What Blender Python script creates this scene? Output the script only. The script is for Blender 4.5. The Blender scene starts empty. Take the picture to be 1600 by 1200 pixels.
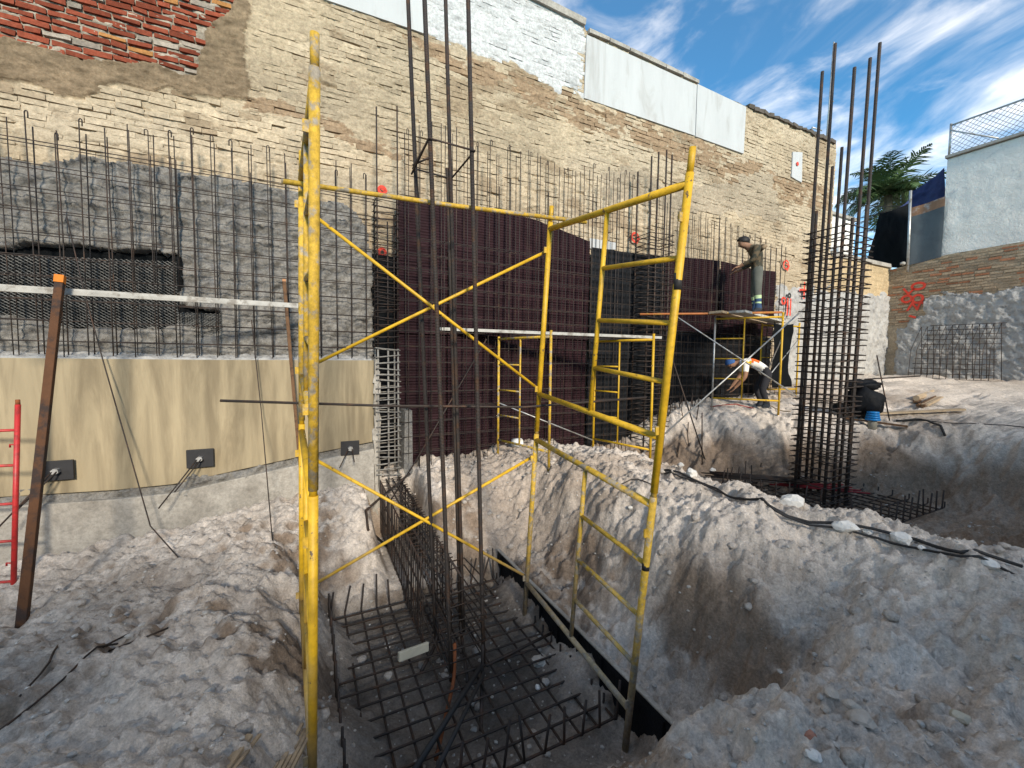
import bpy, bmesh, math, random
import numpy as np
from mathutils import Vector, Matrix, Euler

random.seed(7); RNG = np.random.default_rng(7)
SC = bpy.context.scene
COL = SC.collection
R_ = math.radians

# ------------------------------------------------------------------ camera, sky, sun, exposure
F_PX, PITCH, ROLL, TH = 650.0, R_(3.27), R_(-0.65), R_(26.42)
cam_data = bpy.data.cameras.new("camera"); cam_data.sensor_width = 36.0
cam_data.lens = F_PX / 1600 * 36; cam_data.clip_start = 0.05; cam_data.clip_end = 3000
cam = bpy.data.objects.new("camera", cam_data); COL.objects.link(cam); SC.camera = cam
_f = Vector((0, math.cos(PITCH), -math.sin(PITCH)))
_r0 = Vector((1, 0, 0)); _d0 = -Vector((0, math.sin(PITCH), math.cos(PITCH)))
_r = math.cos(ROLL) * _r0 + math.sin(ROLL) * _d0
_d = -math.sin(ROLL) * _r0 + math.cos(ROLL) * _d0
cam.matrix_world = Matrix(((_r.x, -_d.x, -_f.x, 0), (_r.y, -_d.y, -_f.y, 0), (_r.z, -_d.z, -_f.z, 0), (0, 0, 0, 1)))

SUN_E = R_(24.0)
SUN_H = Vector((0.36, -0.93)).normalized()          # horizontal direction towards the sun
to_sun = Vector((SUN_H.x * math.cos(SUN_E), SUN_H.y * math.cos(SUN_E), math.sin(SUN_E)))
world = bpy.data.worlds.new("World"); SC.world = world; world.use_nodes = True
nt = world.node_tree; nt.nodes.clear()
def wn(t, **k):
    n = nt.nodes.new(t)
    for a, b in k.items(): setattr(n, a, b)
    return n
sky = wn('ShaderNodeTexSky', sky_type='NISHITA', sun_disc=False)
sky.sun_elevation = SUN_E; sky.sun_rotation = math.atan2(SUN_H.x, SUN_H.y)
sky.air_density = 1.0; sky.dust_density = 0.25; sky.ozone_density = 3.0; sky.altitude = 1500
tc = wn('ShaderNodeTexCoord'); sep = wn('ShaderNodeSeparateXYZ'); nt.links.new(tc.outputs['Generated'], sep.inputs[0])
zc = wn('ShaderNodeMath', operation='MAXIMUM'); nt.links.new(sep.outputs['Z'], zc.inputs[0]); zc.inputs[1].default_value = 0.0
za = wn('ShaderNodeMath', operation='ADD'); nt.links.new(zc.outputs[0], za.inputs[0]); za.inputs[1].default_value = 0.22
dx = wn('ShaderNodeMath', operation='DIVIDE'); nt.links.new(sep.outputs['X'], dx.inputs[0]); nt.links.new(za.outputs[0], dx.inputs[1])
dy = wn('ShaderNodeMath', operation='DIVIDE'); nt.links.new(sep.outputs['Y'], dy.inputs[0]); nt.links.new(za.outputs[0], dy.inputs[1])
cb = wn('ShaderNodeCombineXYZ'); nt.links.new(dx.outputs[0], cb.inputs[0]); nt.links.new(dy.outputs[0], cb.inputs[1])
def cloud_layer(rot, sc, nscale, lo, hi, rough, dist):
    mq = wn('ShaderNodeMapping'); nt.links.new(cb.outputs[0], mq.inputs[0]); mq.inputs['Rotation'].default_value = (0, 0, R_(rot))
    mp = wn('ShaderNodeMapping'); nt.links.new(mq.outputs[0], mp.inputs[0]); mp.inputs['Scale'].default_value = sc
    no = wn('ShaderNodeTexNoise'); nt.links.new(mp.outputs[0], no.inputs['Vector'])
    no.inputs['Scale'].default_value = nscale; no.inputs['Detail'].default_value = 8
    no.inputs['Roughness'].default_value = rough; no.inputs['Distortion'].default_value = dist
    mr = wn('ShaderNodeMapRange', interpolation_type='SMOOTHSTEP'); nt.links.new(no.outputs['Fac'], mr.inputs['Value'])
    mr.inputs['From Min'].default_value = lo; mr.inputs['From Max'].default_value = hi
    return mr
c1 = cloud_layer(-36, (1.35, 0.9, 1), 1.5, 0.43, 0.84, 0.56, 0.9)
c2 = cloud_layer(-44, (2.0, 1.3, 1), 3.4, 0.46, 0.86, 0.56, 0.4)
m2 = wn('ShaderNodeMath', operation='MULTIPLY'); nt.links.new(c2.outputs[0], m2.inputs[0]); m2.inputs[1].default_value = 0.55
mx = wn('ShaderNodeMath', operation='ADD', use_clamp=True); nt.links.new(c1.outputs[0], mx.inputs[0]); nt.links.new(m2.outputs[0], mx.inputs[1])
m3 = wn('ShaderNodeMath', operation='MULTIPLY_ADD'); nt.links.new(mx.outputs[0], m3.inputs[0]); m3.inputs[1].default_value = 0.58; m3.inputs[2].default_value = 0.022   # thin veil everywhere, wisps on top
tint = wn('ShaderNodeMix', data_type='RGBA', blend_type='MULTIPLY'); tint.inputs[0].default_value = 1.0
nt.links.new(sky.outputs[0], tint.inputs[6]); tint.inputs[7].default_value = (0.05, 0.45, 0.55, 1)
mixc = wn('ShaderNodeMix', data_type='RGBA'); nt.links.new(m3.outputs[0], mixc.inputs[0])
nt.links.new(tint.outputs[2], mixc.inputs[6]); mixc.inputs[7].default_value = (8.6, 7.6, 6.3, 1)
bg = wn('ShaderNodeBackground'); nt.links.new(mixc.outputs[2], bg.inputs[0]); bg.inputs[1].default_value = 0.15
wo = wn('ShaderNodeOutputWorld'); nt.links.new(bg.outputs[0], wo.inputs[0])

sun_d = bpy.data.lights.new("sun", 'SUN'); sun_d.energy = 2.0; sun_d.angle = R_(8.0); sun_d.color = (1.0, 0.90, 0.75)
sun = bpy.data.objects.new("sun", sun_d); COL.objects.link(sun); sun.location = (10, -20, 14)
sun.rotation_euler = to_sun.to_track_quat('Z', 'Y').to_euler()
SC.view_settings.view_transform = 'Standard'; SC.view_settings.look = 'None'
SC.view_settings.exposure = 1.5; SC.view_settings.gamma = 1.0; SC.view_settings.use_curve_mapping = False

# ------------------------------------------------------------------ from pixels of the photograph to places
D2 = Vector((math.cos(TH), math.sin(TH), 0)); N2 = Vector((math.sin(TH), -math.cos(TH), 0)); UP = Vector((0, 0, 1))
DW, UR = 6.9, 17.2            # metres from the camera to the long wall, and along it to the right-hand wall
def ray(px, py): return _f + _r * ((px - 800) / F_PX) + _d * ((py - 600) / F_PX)
def onz(px, py, z): v = ray(px, py); return v * (z / v.z)
def atY(px, py, y): v = ray(px, py); return v * (y / v.y)
def onw(px, py, off=0.0): v = ray(px, py); return v * (-(DW - off) / v.dot(N2))      # on a plane parallel to the long wall
def onr(px, py, off=0.0): v = ray(px, py); return v * ((UR - off) / v.dot(D2))       # on a plane parallel to the right wall
def WP(s, z, off=0.0): return D2 * s - N2 * (DW - off) + UP * z
def RP(v, z, off=0.0): return D2 * (UR - off) - N2 * v + UP * z
def UV(u, v, z=0.0): return D2 * u - N2 * v + UP * z
def sz(P): return P.dot(D2), P.z
def vz(P): return -P.dot(N2), P.z
A_f, A_r, A_d = (np.array(q) for q in (_f, _r, _d))
def project(P):
    z = P @ A_f
    z = np.where(z < 0.05, 0.05, z)
    return 800 + F_PX * (P @ A_r) / z, 600 + F_PX * (P @ A_d) / z
def inpoly(x, y, poly):
    c = np.zeros(x.shape, bool); n = len(poly); j = n - 1
    for i in range(n):
        xi, yi = poly[i]; xj, yj = poly[j]
        if yi != yj:
            c ^= ((yi > y) != (yj > y)) & (x < (xj - xi) * (y - yi) / (yj - yi) + xi)
        j = i
    return c

# ------------------------------------------------------------------ noise on arrays
_T = RNG.random((256, 256)).astype(np.float32)
def vnoise(x, y):
    xi = np.floor(x).astype(int); yi = np.floor(y).astype(int); fx = x - xi; fy = y - yi
    fx = fx * fx * fx * (fx * (fx * 6 - 15) + 10); fy = fy * fy * fy * (fy * (fy * 6 - 15) + 10)
    a = _T[xi & 255, yi & 255]; b = _T[(xi + 1) & 255, yi & 255]; c = _T[xi & 255, (yi + 1) & 255]; d = _T[(xi + 1) & 255, (yi + 1) & 255]
    return (a * (1 - fx) + b * fx) * (1 - fy) + (c * (1 - fx) + d * fx) * fy - 0.5
def fbm(x, y, octv=4, gain=0.5):
    t = 0; a = 1.0
    for o in range(octv):
        ca, sa = math.cos(o * 1.1), math.sin(o * 1.1)
        t = t + a * vnoise((x * ca - y * sa) * 2 ** o + 17.3 * o, (x * sa + y * ca) * 2 ** o + 5.1 * o); a *= gain
    return t

# ------------------------------------------------------------------ materials
MATS = {}
def mat(name, col, rough=0.8, metal=0.0, var=0.25, vscale=6.0, col2=None, c2lo=0.5, c2hi=0.65, c2scale=4.0, c2dist=0.0, bump=0.0, bscale=60.0,
        attr=None, spec=0.3, wave=None, dust=None, alpha=None, speck=None, stretch=None):
    if name in MATS: return MATS[name]
    m = bpy.data.materials.new(name); m.use_nodes = True; t = m.node_tree; L = t.links.new
    b = t.nodes['Principled BSDF']; b.inputs['Roughness'].default_value = rough; b.inputs['Metallic'].default_value = metal
    b.inputs['Specular IOR Level'].default_value = spec
    geo = t.nodes.new('ShaderNodeNewGeometry'); P = geo.outputs['Position']
    if stretch:
        mpn = t.nodes.new('ShaderNodeMapping'); L(P, mpn.inputs[0]); mpn.inputs['Scale'].default_value = stretch; P = mpn.outputs[0]
    def noise(scale, detail=6, r=0.6, dist=0.0):
        n = t.nodes.new('ShaderNodeTexNoise'); L(P, n.inputs['Vector']); n.inputs['Scale'].default_value = scale
        n.inputs['Detail'].default_value = detail; n.inputs['Roughness'].default_value = r; n.inputs['Distortion'].default_value = dist
        return n.outputs['Fac']
    def mix(f, a, c, mode='MIX'):
        n = t.nodes.new('ShaderNodeMix'); n.data_type = 'RGBA'; n.blend_type = mode
        if isinstance(f, float): n.inputs[0].default_value = f
        else: L(f, n.inputs[0])
        for s, i in ((a, 6), (c, 7)):
            if isinstance(s, tuple): n.inputs[i].default_value = (*s[:3], 1)
            else: L(s, n.inputs[i])
        return n.outputs[2]
    def mr(v, a, c, d=0.0, e=1.0):
        n = t.nodes.new('ShaderNodeMapRange'); L(v, n.inputs['Value'])
        for k, val in zip(('From Min', 'From Max', 'To Min', 'To Max'), (a, c, d, e)): n.inputs[k].default_value = val
        return n.outputs[0]
    if attr:
        at = t.nodes.new('ShaderNodeAttribute'); at.attribute_name = attr; c = at.outputs['Color']
    else:
        c = tuple(col)
    if col2: c = mix(mr(noise(c2scale, 8, 0.65, c2dist), c2lo, c2hi), c, tuple(col2))
    if dust:
        zz = t.nodes.new('ShaderNodeSeparateXYZ'); L(P, zz.inputs[0])
        ad = t.nodes.new('ShaderNodeMath'); ad.operation = 'ADD'; L(zz.outputs['Z'], ad.inputs[0]); L(mr(noise(3.0), 0.3, 0.7, -0.35, 0.35), ad.inputs[1])
        c = mix(mr(ad.outputs[0], dust[1], dust[0], 0.0, 0.85), c, dust[2])
    if var:
        g = t.nodes.new('ShaderNodeCombineColor'); v = mr(noise(vscale, 8, 0.7), 0.25, 0.75, 1 - var, 1 + var)
        for i in range(3): L(v, g.inputs[i])
        c = mix(1.0, c, g.outputs[0], 'MULTIPLY')
    if speck:
        g = t.nodes.new('ShaderNodeCombineColor'); v = mr(noise(speck[0], 3, 0.8), 0.32, 0.68, 1 - speck[1], 1 + speck[1])
        for i in range(3): L(v, g.inputs[i])
        c = mix(1.0, c, g.outputs[0], 'MULTIPLY')
    if isinstance(c, tuple): b.inputs['Base Color'].default_value = (*c, 1)
    else: L(c, b.inputs['Base Color'])
    if bump or wave:
        bp = t.nodes.new('ShaderNodeBump'); bp.inputs['Strength'].default_value = 1.0
        if wave:
            wv = t.nodes.new('ShaderNodeTexWave'); wv.bands_direction = 'Z'; L(P, wv.inputs['Vector']); wv.inputs['Scale'].default_value = wave[0]
            L(wv.outputs['Fac'], bp.inputs['Height']); bp.inputs['Distance'].default_value = wave[1]
        else:
            L(noise(bscale, 10, 0.7), bp.inputs['Height']); bp.inputs['Distance'].default_value = bump
        L(bp.outputs[0], b.inputs['Normal'])
    if alpha is not None: b.inputs['Alpha'].default_value = alpha
    MATS[name] = m
    return m

EARTH = (0.585, 0.515, 0.445)
M_ground = mat('earth', EARTH, 0.95, var=0.34, vscale=14, attr='Col', bump=0.03, bscale=34, spec=0.1, speck=(48, .22))
M_rebar = mat('rebar_steel', (0.040, 0.032, 0.028), 0.62, 0.35, col2=(0.085, 0.045, 0.028), c2lo=0.5, c2hi=0.7, c2scale=9)
M_rebar_rib = mat('rebar_ribbed', (0.050, 0.042, 0.038), 0.55, 0.4, col2=(0.09, 0.05, 0.03), c2scale=7, wave=(26.0, 0.004))
M_mesh = mat('mesh_steel', (0.034, 0.028, 0.025), 0.7, 0.2, col2=(0.085, 0.052, 0.035), c2lo=0.5, c2hi=0.7, c2scale=8)
M_rust = mat('rusty_steel', (0.22, 0.07, 0.025), 0.9, col2=(0.06, 0.035, 0.025), c2scale=12)
M_rebar_grey = mat('cement_splashed_steel', (0.25, 0.235, 0.21), 0.95, col2=(0.10, 0.085, 0.075), c2lo=0.52, c2hi=0.66, c2scale=14, bump=0.006, bscale=70)
M_yellow = mat('yellow_paint', (0.52, 0.31, 0.012), 0.5, var=0.30, vscale=4, col2=(0.10, 0.065, 0.035), c2lo=0.615, c2hi=0.66, c2scale=26, spec=0.45, dust=(-2.75, -1.7, (0.26, 0.23, 0.19)), bump=0.0015, bscale=120, speck=(9, .18))
M_yellow_old = mat('worn_yellow_paint', (0.46, 0.29, 0.03), 0.65, var=0.30, vscale=4, col2=(0.27, 0.235, 0.18), c2lo=0.50, c2hi=0.60, c2scale=13, spec=0.35, dust=(-2.6, -1.5, (0.25, 0.22, 0.18)), bump=0.002, bscale=120, speck=(30, .3))
M_galv = mat('galvanised_steel', (0.42, 0.42, 0.41), 0.45, 0.6, col2=(0.25, 0.22, 0.18), c2scale=8)
M_red = mat('red_paint', (0.42, 0.02, 0.02), 0.5, col2=(0.20, 0.02, 0.015), c2scale=10, spec=0.5)
M_redspray = mat('red_spray_paint', (0.62, 0.06, 0.035), 0.8, var=0.25, vscale=25)
M_wood_dark = mat('weathered_wood', (0.13, 0.07, 0.035), 0.85, col2=(0.05, 0.03, 0.02), c2scale=14, bump=0.004, bscale=80)
M_wood = mat('raw_wood', (0.42, 0.32, 0.21), 0.85, col2=(0.26, 0.20, 0.14), c2scale=12, bump=0.004, bscale=70)
M_board = mat('whitewashed_board', (0.42, 0.41, 0.375), 0.85, col2=(0.25, 0.23, 0.20), c2scale=7, c2lo=0.52, c2hi=0.62)
M_orange_end = mat('orange_painted_wood', (0.55, 0.17, 0.02), 0.8)
M_net = mat('black_net', (0.008, 0.009, 0.010), 0.95, spec=0.03, bump=0.02, bscale=6)
M_black = mat('black_plastic', (0.008, 0.009, 0.011), 0.6, spec=0.12, var=0.3, vscale=3, bump=0.02, bscale=9)
M_maroon = mat('maroon_sheet', (0.022, 0.0092, 0.0115), 0.7, spec=0.12, var=0.35, vscale=3, col2=(0.04, 0.024, 0.025), c2scale=2.2, c2lo=0.55, c2hi=0.85, speck=(20, .25))
M_brickwall = mat('old_brick', (0.5, 0.4, 0.3), 0.95, attr='Col', var=0.24, vscale=11, bump=0.012, bscale=50, spec=0.1, speck=(24, .22))
M_mortar = mat('old_mortar', (0.5, 0.42, 0.32), 0.97, attr='Col', var=0.24, vscale=9, bump=0.016, bscale=40, spec=0.1, speck=(24, .24))
M_white_plaster = mat('white_plaster', (0.44, 0.445, 0.44), 0.9, var=0.09, vscale=2.5, col2=(0.33, 0.32, 0.30), c2lo=0.53, c2hi=0.72, c2scale=2.6, c2dist=.8, bump=0.004, bscale=40, stretch=(1, 1, .2))
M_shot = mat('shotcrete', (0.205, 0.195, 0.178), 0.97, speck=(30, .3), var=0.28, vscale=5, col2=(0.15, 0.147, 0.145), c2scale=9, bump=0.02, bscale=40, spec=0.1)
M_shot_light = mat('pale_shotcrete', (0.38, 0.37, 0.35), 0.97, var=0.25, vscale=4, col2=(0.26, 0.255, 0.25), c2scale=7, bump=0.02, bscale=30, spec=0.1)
M_concrete = mat('formed_concrete', (0.30, 0.245, 0.155), 0.85, var=0.13, vscale=3, col2=(0.20, 0.16, 0.10), c2lo=0.42, c2hi=0.62, c2scale=4.5, c2dist=.5, bump=0.003, bscale=50, stretch=(1, 1, .12), speck=(3, .12))
M_concrete_grey = mat('grey_concrete', (0.34, 0.315, 0.275), 0.92, var=0.18, vscale=4, col2=(0.22, 0.20, 0.17), c2lo=.46, c2hi=.68, c2scale=2.2, bump=0.008, bscale=40, speck=(22, .2))
M_plate = mat('dark_steel_plate', (0.028, 0.028, 0.030), 0.6, 0.3)
M_rock = mat('pale_rock', (0.66, 0.64, 0.60), 0.95, var=0.15, vscale=20, bump=0.01, bscale=60)
M_stone = mat('grey_stone', (0.44, 0.385, 0.325), 0.95, var=0.25, vscale=14, bump=0.01, bscale=60)
M_pvc = mat('white_pvc', (0.74, 0.74, 0.71), 0.35, var=0.05)
M_cable = mat('black_cable', (0.025, 0.024, 0.024), 0.6)
M_sheetmetal = mat('grey_metal_sheet', (0.085, 0.098, 0.105), 0.8, 0.0, var=0.15, vscale=2, col2=(0.07, 0.08, 0.088), c2scale=2.5)
M_rustmark = mat('rust_stain', (0.20, 0.085, 0.035), 0.9)
M_blue_tarp = mat('dark_blue_tarp', (0.012, 0.022, 0.085), 0.6, var=0.2, bump=0.02, bscale=5)
M_white_wall = mat('painted_white_wall', (0.72, 0.69, 0.63), 0.92, var=0.12, vscale=3, col2=(0.52, 0.51, 0.49), c2lo=0.58, c2hi=0.70, c2scale=4, c2dist=1.0, bump=0.03, bscale=14)
M_leaf = mat('palm_leaf', (0.075, 0.12, 0.045), 0.55, var=0.4, vscale=1.5)
M_trunk = mat('palm_trunk', (0.20, 0.16, 0.11), 0.95, var=0.3, vscale=8)

# ------------------------------------------------------------------ building helpers
def tag(o, label, cat, group=None):
    o['label'] = label; o['category'] = cat
    if group: o['group'] = group
    return o
def thing(name, label, cat, loc=(0, 0, 0), group=None):
    e = bpy.data.objects.new(name, None); e.empty_display_size = 0.1; COL.objects.link(e); e.location = loc
    return tag(e, label, cat, group)
class MB:
    def __init__(self): self.v = []; self.f = []
    def tube(self, pts, r, n=6, closed=False, caps=True, r2=None):
        pts = [Vector(p) for p in pts]; m = len(pts); base = len(self.v); prev = None
        for i, p in enumerate(pts):
            a = pts[i - 1] if (i > 0 or closed) else pts[0]; c = pts[(i + 1) % m] if (i < m - 1 or closed) else pts[-1]
            t = (c - a).normalized() if (c - a).length > 1e-9 else UP
            if prev is None:
                prev = t.orthogonal().normalized()
            s = (prev - t * prev.dot(t))
            s = s.normalized() if s.length > 1e-6 else t.orthogonal().normalized()
            prev = s; q = t.cross(s)
            rr = r if r2 is None else r + (r2 - r) * i / max(1, m - 1)
            for k in range(n):
                an = 2 * math.pi * k / n
                self.v.append(p + (s * math.cos(an) + q * math.sin(an)) * rr)
        for i in range(m if closed else m - 1):
            for k in range(n):
                a = base + i * n + k; b = base + i * n + (k + 1) % n
                c = base + ((i + 1) % m) * n + (k + 1) % n; d = base + ((i + 1) % m) * n + k
                self.f.append((a, b, c, d))
        if caps and not closed:
            self.f.append(tuple(base + k for k in reversed(range(n)))); self.f.append(tuple(base + (m - 1) * n + k for k in range(n)))
        return self
    def box(self, c, X, Y, Z, jit=0.0):
        c = Vector(c); b = len(self.v)
        for sx, sy, sz_ in ((-1,-1,-1),(1,-1,-1),(1,1,-1),(-1,1,-1),(-1,-1,1),(1,-1,1),(1,1,1),(-1,1,1)):
            p = c + Vector(X) * sx * .5 + Vector(Y) * sy * .5 + Vector(Z) * sz_ * .5
            if jit: p = p + Vector((random.uniform(-jit, jit), random.uniform(-jit, jit), random.uniform(-jit, jit)))
            self.v.append(p)
        for q in ((0,3,2,1),(4,5,6,7),(0,1,5,4),(1,2,6,5),(2,3,7,6),(3,0,4,7)): self.f.append(tuple(b + i for i in q))
        return self
    def beam(self, a, b, w, h, up=UP, jit=0.0):
        a = Vector(a); b = Vector(b); t = (b - a); s = t.cross(up).normalized(); u = s.cross(t).normalized()
        return self.box((a + b) / 2, t, s * w, u * h, jit)
    def rock(self, c, r, seed=0, flat=0.7, sub=1):
        bm = bmesh.new(); bmesh.ops.create_icosphere(bm, subdivisions=sub, radius=1.0); rd = random.Random(seed); b = len(self.v)
        kx, ky, kz = rd.uniform(.7, 1.2), rd.uniform(.7, 1.2), flat * rd.uniform(.8, 1.1)
        bm.verts.ensure_lookup_table(); an = rd.uniform(0, 6.28)
        for v in bm.verts:
            q = v.co * rd.uniform(.78, 1.12); x, y = q.x * kx, q.y * ky
            self.v.append(Vector(c) + Vector((x * math.cos(an) - y * math.sin(an), x * math.sin(an) + y * math.cos(an), q.z * kz)) * r)
        for f in bm.faces: self.f.append(tuple(b + v.index for v in f.verts))
        bm.free(); return self
    def build(self, name, m, parent=None, smooth=False, bevel=0.0, kind=None, origin=None):
        me = bpy.data.meshes.new(name); o3 = Vector(origin) if origin is not None else None
        vs = self.v if o3 is None else [p - o3 for p in self.v]
        me.from_pydata([tuple(p) for p in vs], [], self.f); me.materials.append(m)
        if smooth:
            me.polygons.foreach_set('use_smooth', [True] * len(me.polygons))
        o = bpy.data.objects.new(name, me); COL.objects.link(o)
        if o3 is not None: o.location = o3
        if parent is not None:
            o.parent = parent; o.matrix_parent_inverse = Matrix.Translation(parent.location).inverted() if parent.type == 'EMPTY' else parent.matrix_basis.inverted()
        if bevel:
            bv = o.modifiers.new('bevel', 'BEVEL'); bv.width = bevel; bv.segments = 2
        if kind: o['kind'] = kind
        return o
def base_of(b):                                  # origin for a top-level mesh: the middle of its lowest point
    lo = min(p.z for p in b.v); n = len(b.v)
    return Vector((sum(p.x for p in b.v) / n, sum(p.y for p in b.v) / n, lo))
def one(b, name, m, label, cat, group=None, **k):
    o = b.build(name, m, origin=base_of(b), **k); return tag(o, label, cat, group)
def bar(a, b, r, name, m, parent, n=6, smooth=True): return MB().tube([a, b], r, n).build(name, m, parent, smooth)
def grid_obj(name, P, m, cols=None, parent=None, smooth=True, mask=None, kind=None):
    ny, nx = P.shape[:2]; me = bpy.data.meshes.new(name)
    idx = np.arange(ny * nx).reshape(ny, nx)
    q = np.stack([idx[:-1, :-1], idx[:-1, 1:], idx[1:, 1:], idx[1:, :-1]], -1).reshape(-1, 4)
    if mask is not None: q = q[mask[:-1, :-1].reshape(-1)]
    nf = len(q); me.vertices.add(ny * nx); me.vertices.foreach_set('co', P.reshape(-1).astype(np.float32))
    me.loops.add(nf * 4); me.loops.foreach_set('vertex_index', q.reshape(-1).astype(np.int32)); me.polygons.add(nf)
    me.polygons.foreach_set('loop_start', np.arange(0, nf * 4, 4, dtype=np.int32)); me.polygons.foreach_set('loop_total', np.full(nf, 4, np.int32))
    me.update(calc_edges=True)
    if smooth: me.polygons.foreach_set('use_smooth', np.ones(nf, bool))
    if cols is not None:
        a = me.color_attributes.new('Col', 'FLOAT_COLOR', 'POINT')
        c4 = np.ones((ny * nx, 4), np.float32); c4[:, :3] = cols.reshape(-1, 3); a.data.foreach_set('color', c4.reshape(-1))
    me.materials.append(m); o = bpy.data.objects.new(name, me); COL.objects.link(o)
    if parent is not None: o.parent = parent; o.matrix_parent_inverse = Matrix.Translation(parent.location).inverted()
    if kind: o['kind'] = kind
    return o

# ------------------------------------------------------------------ the ground: mounds, the footing pit and the second pit behind the ridge
ZM = -2.80; UB = 1.12
CP = []
def g(u, v, z): p = UV(u, v); CP.append((p.x, p.y, z))
def gp(px, py, z): p = onz(px, py, z); CP.append((p.x, p.y, z))
for u, v in ((.15,2.15),(1.1,2.1),(2.05,2.15),(.2,3.5),(1.1,3.4),(2.08,3.5),(.25,4.65),(1.1,4.7),(2.08,4.6),(1.6,2.8),(.6,2.8),(.6,4.1),(1.6,4.1)): g(u, v, ZM)
for v, z in ((2.0,-2.5),(2.8,-2.46),(3.6,-2.44),(4.3,-2.42),(4.75,-2.38)): g(2.24, v, z); g(2.62, v, z + .02)
for v in (2.4, 3.1, 3.8, 4.5): g(2.82, v, -2.30); g(3.02, v, -1.74); g(3.3, v, -1.46); g(4.0, v, -1.39); g(4.4, v, -1.38)
g(2.75, 5.1, -1.95); g(3.05, 5.3, -1.5); g(3.6, 5.2, -1.38); g(4.3, 5.2, -1.38); g(3.6, 6.2, -1.48); g(4.4, 6.2, -1.5)
for u in (.6, 1.3, 2.0, 2.5): g(u, 5.15, -2.32 + .08 * u); g(u, 5.6, -2.05 + .13 * u); g(u, 6.3, -1.88 + .13 * u)
g(.2, 5.1, -2.35); g(-.1, 4.3, -2.05); g(-.25, 3.3, -1.98); g(-.3, 2.3, -1.92); g(.0, 2.6, -2.35); g(.05, 3.5, -2.4); g(.1, 4.3, -2.5)
gp(490, 775, -1.87); gp(300, 805, -2.02); gp(200, 832, -2.15); gp(60, 872, -2.27); gp(-80, 900, -2.3); gp(420, 850, -1.95); gp(300, 900, -2.05)
gp(150, 950, -2.12); gp(40, 1000, -2.05); gp(100, 1180, -1.92); gp(250, 1080, -1.95); gp(380, 1040, -1.95)
# back pit
for u, v in ((5.2,2.6),(5.3,3.8),(5.6,4.9),(6.6,4.6),(6.8,3.4),(7.2,2.4),(8.0,2.4),(6.0,1.8),(7.6,3.2)): g(u, v, -2.18)
g(5.4, 5.9, -2.05); g(6.2, 5.9, -2.0)
for u, v in ((7.0,5.0),(8.1,3.9),(9.1,2.9),(9.3,1.8)): g(u, v, -2.0); g(u + .28, v + .25, -1.18); g(u + .7, v + .4, -1.06)
for u, v in ((7.0,6.2),(7.4,5.8)): g(u, v, -1.0)
g(4.7, 1.2, -1.36); g(4.7, 2.0, -1.37); g(4.65, 2.7, -1.42); g(4.95, 3.2, -1.8); g(5.1, 2.1, -1.7); g(5.0, 4.5, -1.75); g(5.1, 5.3, -1.6); g(5.0, 1.1, -1.55); g(7.0, .9, -1.5); g(9.5, .6, -1.2)
for u, v, z in ((8.6,6.2,-.88),(9.8,5.2,-.95),(11,6.3,-.72),(13,6.2,-.5),(16.5,6.4,-.32),(16.8,4,-.42),(16.5,1,-.5),(12,3.6,-.8),(13.5,1.5,-.75),(16.5,-4,-.6),(11,-1,-1.0),(14,5,-.5)): g(u, v, z)
# near right
for u, v, z in ((4.1,1.0,-1.42),(4.0,.2,-1.45),(3.5,1.4,-1.68),(3.1,1.0,-1.86),(2.8,1.25,-1.84),(2.5,.7,-1.66),(3.4,.5,-1.58),(1.9,.9,-1.62),(1.55,1.25,-1.76),
                (1.55,1.62,-2.2),(2.2,1.75,-2.5),(.8,1.2,-1.8),(.8,1.62,-2.3),(0,1.5,-1.85),(0,0,-1.62),(2,-1,-1.6),(-2,0,-1.75),(-3,3,-2.0),(-4,6.5,-2.3),(5,-2,-1.5),(0,-5,-1.6),(-6,-4,-1.7),(-8,3,-2.0),(10,-6,-1.3)): g(u, v, z)
# crest of the near mound and the gully behind it
for px, py, z in ((1040, 1150, -1.78), (1110, 1110, -1.75), (1180, 1094, -1.72), (1245, 1048, -1.70), (1330, 968, -1.68), (1400, 1000, -1.66)): gp(px, py, z)
for x, y, z in ((1.0, 2.35, -2.7), (1.28, 2.48, -2.66), (1.68, 2.66, -2.42), (2.02, 2.82, -2.12), (2.35, 3.0, -1.86), (2.0, 3.15, -1.78), (2.3, 3.4, -1.5), (2.75, 3.25, -1.6), (3.0, 3.0, -1.5)): CP.append((x, y, z))
CPA = np.array(CP)
_dm = np.sqrt(((CPA[:, None, :2] - CPA[None, :, :2]) ** 2).sum(-1))
_W = np.linalg.solve(np.block([[_dm + 0.004 * np.eye(len(CPA)), np.ones((len(CPA), 1))], [np.ones((1, len(CPA))), np.zeros((1, 1))]]), np.append(CPA[:, 2], 0))
def smooth_z(x, y):
    out = np.full(x.shape, _W[-1])
    for i in range(len(CPA)): out = out + _W[i] * np.sqrt((x - CPA[i, 0]) ** 2 + (y - CPA[i, 1]) ** 2)
    far = np.clip((np.sqrt((x - 3) ** 2 + (y - 4) ** 2) - 14) / 6, 0, 1)
    return out * (1 - far) + (-0.7) * far
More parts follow.
